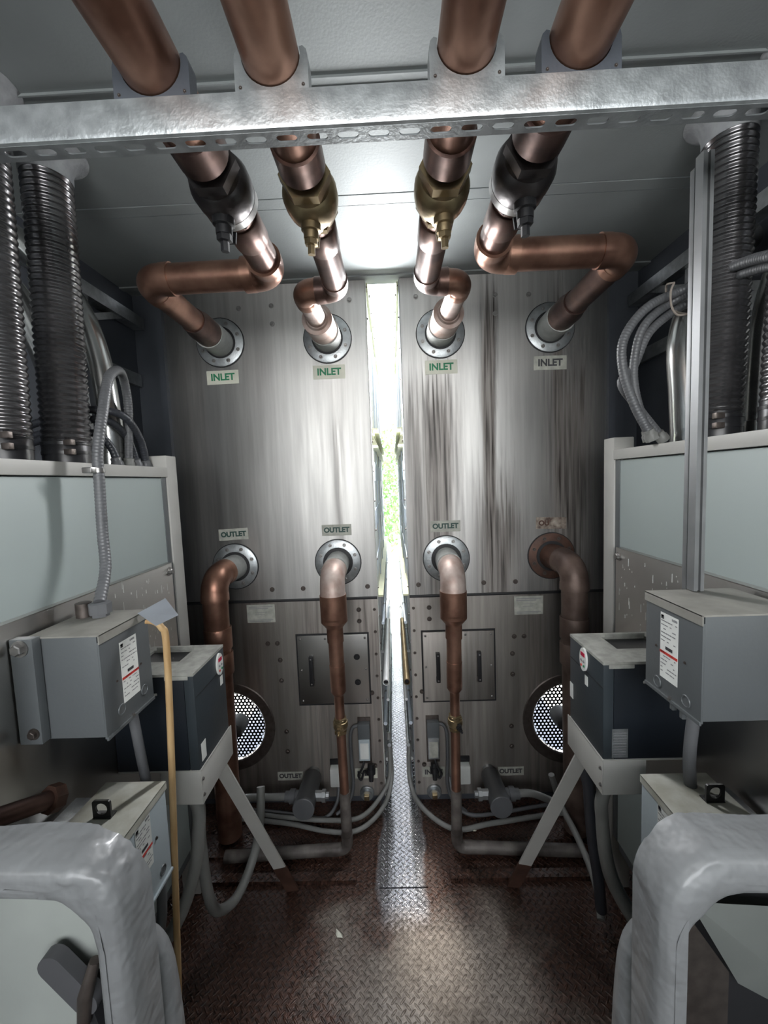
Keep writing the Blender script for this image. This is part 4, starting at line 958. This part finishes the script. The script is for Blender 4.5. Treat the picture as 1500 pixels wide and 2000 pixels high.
# flow switches, junction covers
def switch(s):
    X = lambda v: XC + s * v
    t = thing('flow_switch', f'small dark switch box with a pale label above the inlet sign on the {side(s)} unit', 'switch', (X(.178), 1.985, .30))
    MB().box(X(.145), X(.212), 1.990, 2.0, .22, .47, bev=.001).build('mounting_plate', BOLTD, t)
    MB().box(X(.147), X(.210), 1.955, 1.990, .365, .455, bev=.006).build('hood', GREYB, t)
    MB().box(X(.150), X(.207), 1.950, 1.990, .262, .375, bev=.003).build('case', PALEB if s < 0 else GALV, t)
    quadplate('label_plate', WHITE if s < 0 else DIRTL, t, (X(.178), 1.9495, .315), (1, 0, 0), (0, 0, 1), .044, .085, .001)
    MB().lathe((X(.15) if s < 0 else X(.18), 1.975, .225), (0, -.3, -1), [(0, .018), (.02, .018), (.02, .024), (.045, .024), (.047, .014), (.08, .011)], 10).build('cable_gland', BLACK, t)
    MB().sweep(cat_rom([(X(.205), 1.975, .44), (X(.235), 1.972, .43), (X(.250), 1.97, .38), (X(.250), 1.97, .25), (X(.245), 1.96, .12), (X(.27), 1.93, .05), (X(.33), 1.90, .015)], 6), .009, 10).build('cable', COND, t)
    MB().sweep(cat_rom([(X(.178), 1.97, .262), (X(.195), 1.95, .22), (X(.215), 1.95, .185), (X(.20), 1.95, .16), (X(.185), 1.96, .20), (X(.17), 1.965, .18)], 6), .006, 8).build('cable', BLACK, t)
    t = thing('junction_cover', f'small white plastic junction cover behind the thin copper pipe on the {side(s)}', 'junction box', (X(.325), 1.99, .12))
    MB().box(X(.285), X(.365), 1.955, 1.998, .115, .215, bev=.008).build('cover', WHITE, t)
    MB().box(X(.282), X(.368), 1.990, 2.0, .215, .245, bev=.003).build('black_backing', BLACK, t)
for s in (-1, 1): switch(s)

# pipes running away in the slot
for s in (-1, 1):
    for i, (dx, z, r) in enumerate(((.058, .09, .012), (.064, .19, .011), (.050, .31, .010), (.066, .43, .010), (.048, .56, .008), (.068, .82, .009), (.058, .97, .008))):
        t = thing('slot_conduit', f'sunlit conduit running along the {side(s)} side of the slot, {("lowest", "second from bottom", "third from bottom", "middle", "third from top", "second from top", "topmost")[i]} of seven', 'conduit', (XC + s * dx, 2.0, z), 'sunlit conduits in the slot')
        MB().lathe((XC + s * dx, 2.0 if i > 1 else 2.06, z), (0, 1, 0), [(0, r), (2.1, r)], 14).build('tube', (GAPB, GAPW, GALV)[i % 3], t)
        for y in (2.3, 2.9, 3.5): MB().lathe((XC + s * dx, y, z), (0, 1, 0), [(0, r * 1.25), (.02, r * 1.25)], 14).build('clip', GALV, t)
    t = thing('open_pipe_stub', f'short open-ended pipe stub at the mouth of the slot, {side(s)} of its centre', 'pipe', (XC + s * .053, 1.9, .69))
    MB().lathe((XC + s * .053, 1.93, .69), (0, 1, 0), [(0, .0125), (0, .016), (.9, .016)], 18, False).build('tube', GAPW if s < 0 else BRASS, t)
    MB().lathe((XC + s * .053, 1.945, .69), (0, 1, 0), [(0, .013), (.002, .013)], 18).build('dark_bore', BLACK, t)

# ---------------------------------------------------------------- stick leaning on the left enclosure
t = thing('wooden_stick', 'thin wooden stick with a bent sheet metal hook leaning on the left enclosure', 'stick', (-.665, .985, 0))
pts = cat_rom([(-.668, .985, .003), (-.645, .985, .25), (-.625, .988, .65), (-.607, .992, 1.05), (-.600, .995, 1.30), (-.606, .99, 1.345), (-.622, .985, 1.362), (-.64, .98, 1.365)], 8)
MB().sweep(pts, [.0085] * (len(pts) - 16) + [.0085 - .003 * i / 15 for i in range(16)], 12).build('handle', WOOD, t)
mb = MB(); a = [mb.b.verts.new(p) for p in ((-.662, .985, 1.386), (-.598, .955, 1.362), (-.556, .985, 1.378), (-.625, 1.05, 1.405))]; mb.b.faces.new(a); bmesh.ops.solidify(mb.b, geom=mb.b.faces[:], thickness=.003)
mb.build('sheet_blade', mat('pale_blade', (.62, .66, .72), .35, .3), t, smooth=False)

# angle bracket at the left edge of the picture
t = thing('steel_angle', 'upright grey steel angle at the left edge beside the enclosure', 'bracket', (-.80, .74, .75))
MB().prism([(0, 0), (.05, 0), (.05, .004), (.004, .004), (.004, .05), (0, .05)], (-.846, .69, .74), (1, 0, 0), (0, 1, 0), (0, 0, .66)).build('angle_bar', GALV, t)

# debris on the floor
rnd = random.Random(11)
for (x_, y_, lab) in ((-.255, 1.365, 'dry curled leaf on the floor left of the aisle middle'), (.335, 1.80, 'lump of debris by the conduit on the right floor')):
    t = MB(); pp = [(x_ + rnd.uniform(-.018, .018), y_ + rnd.uniform(-.014, .014), .006 + rnd.uniform(0, .012)) for _ in range(9)]
    vs = [t.b.verts.new(p) for p in pp]; bmesh.ops.convex_hull(t.b, input=vs)
    o = t.build('debris', CREAM, None, smooth=False); props(o, lab, 'debris')

# ---------------------------------------------------------------- greenery beyond the slot
t = thing('tree', 'leafy green tree standing in daylight beyond the slot', 'tree', (-.75, 9.5, -.06))
MB().lathe((-.75, 9.5, -.06), (0, 0, 1), [(0, .12), (3.2, .07)], 10).build('trunk', BARK, t)
mb = MB()
for i in range(2600):
    c = Vector((rnd.gauss(-.2, .6), 9.5 + rnd.gauss(0, .5), rnd.uniform(.2, 2.9))); a = Vector((rnd.gauss(0, 1), rnd.gauss(0, 1), rnd.gauss(0, 1))).normalized(); b_ = a.orthogonal().normalized()
    mb.b.faces.new([mb.b.verts.new(c + a * .07), mb.b.verts.new(c + b_ * .035), mb.b.verts.new(c - a * .07), mb.b.verts.new(c - b_ * .035)])
mb.build('crown', LEAF, t, smooth=False)
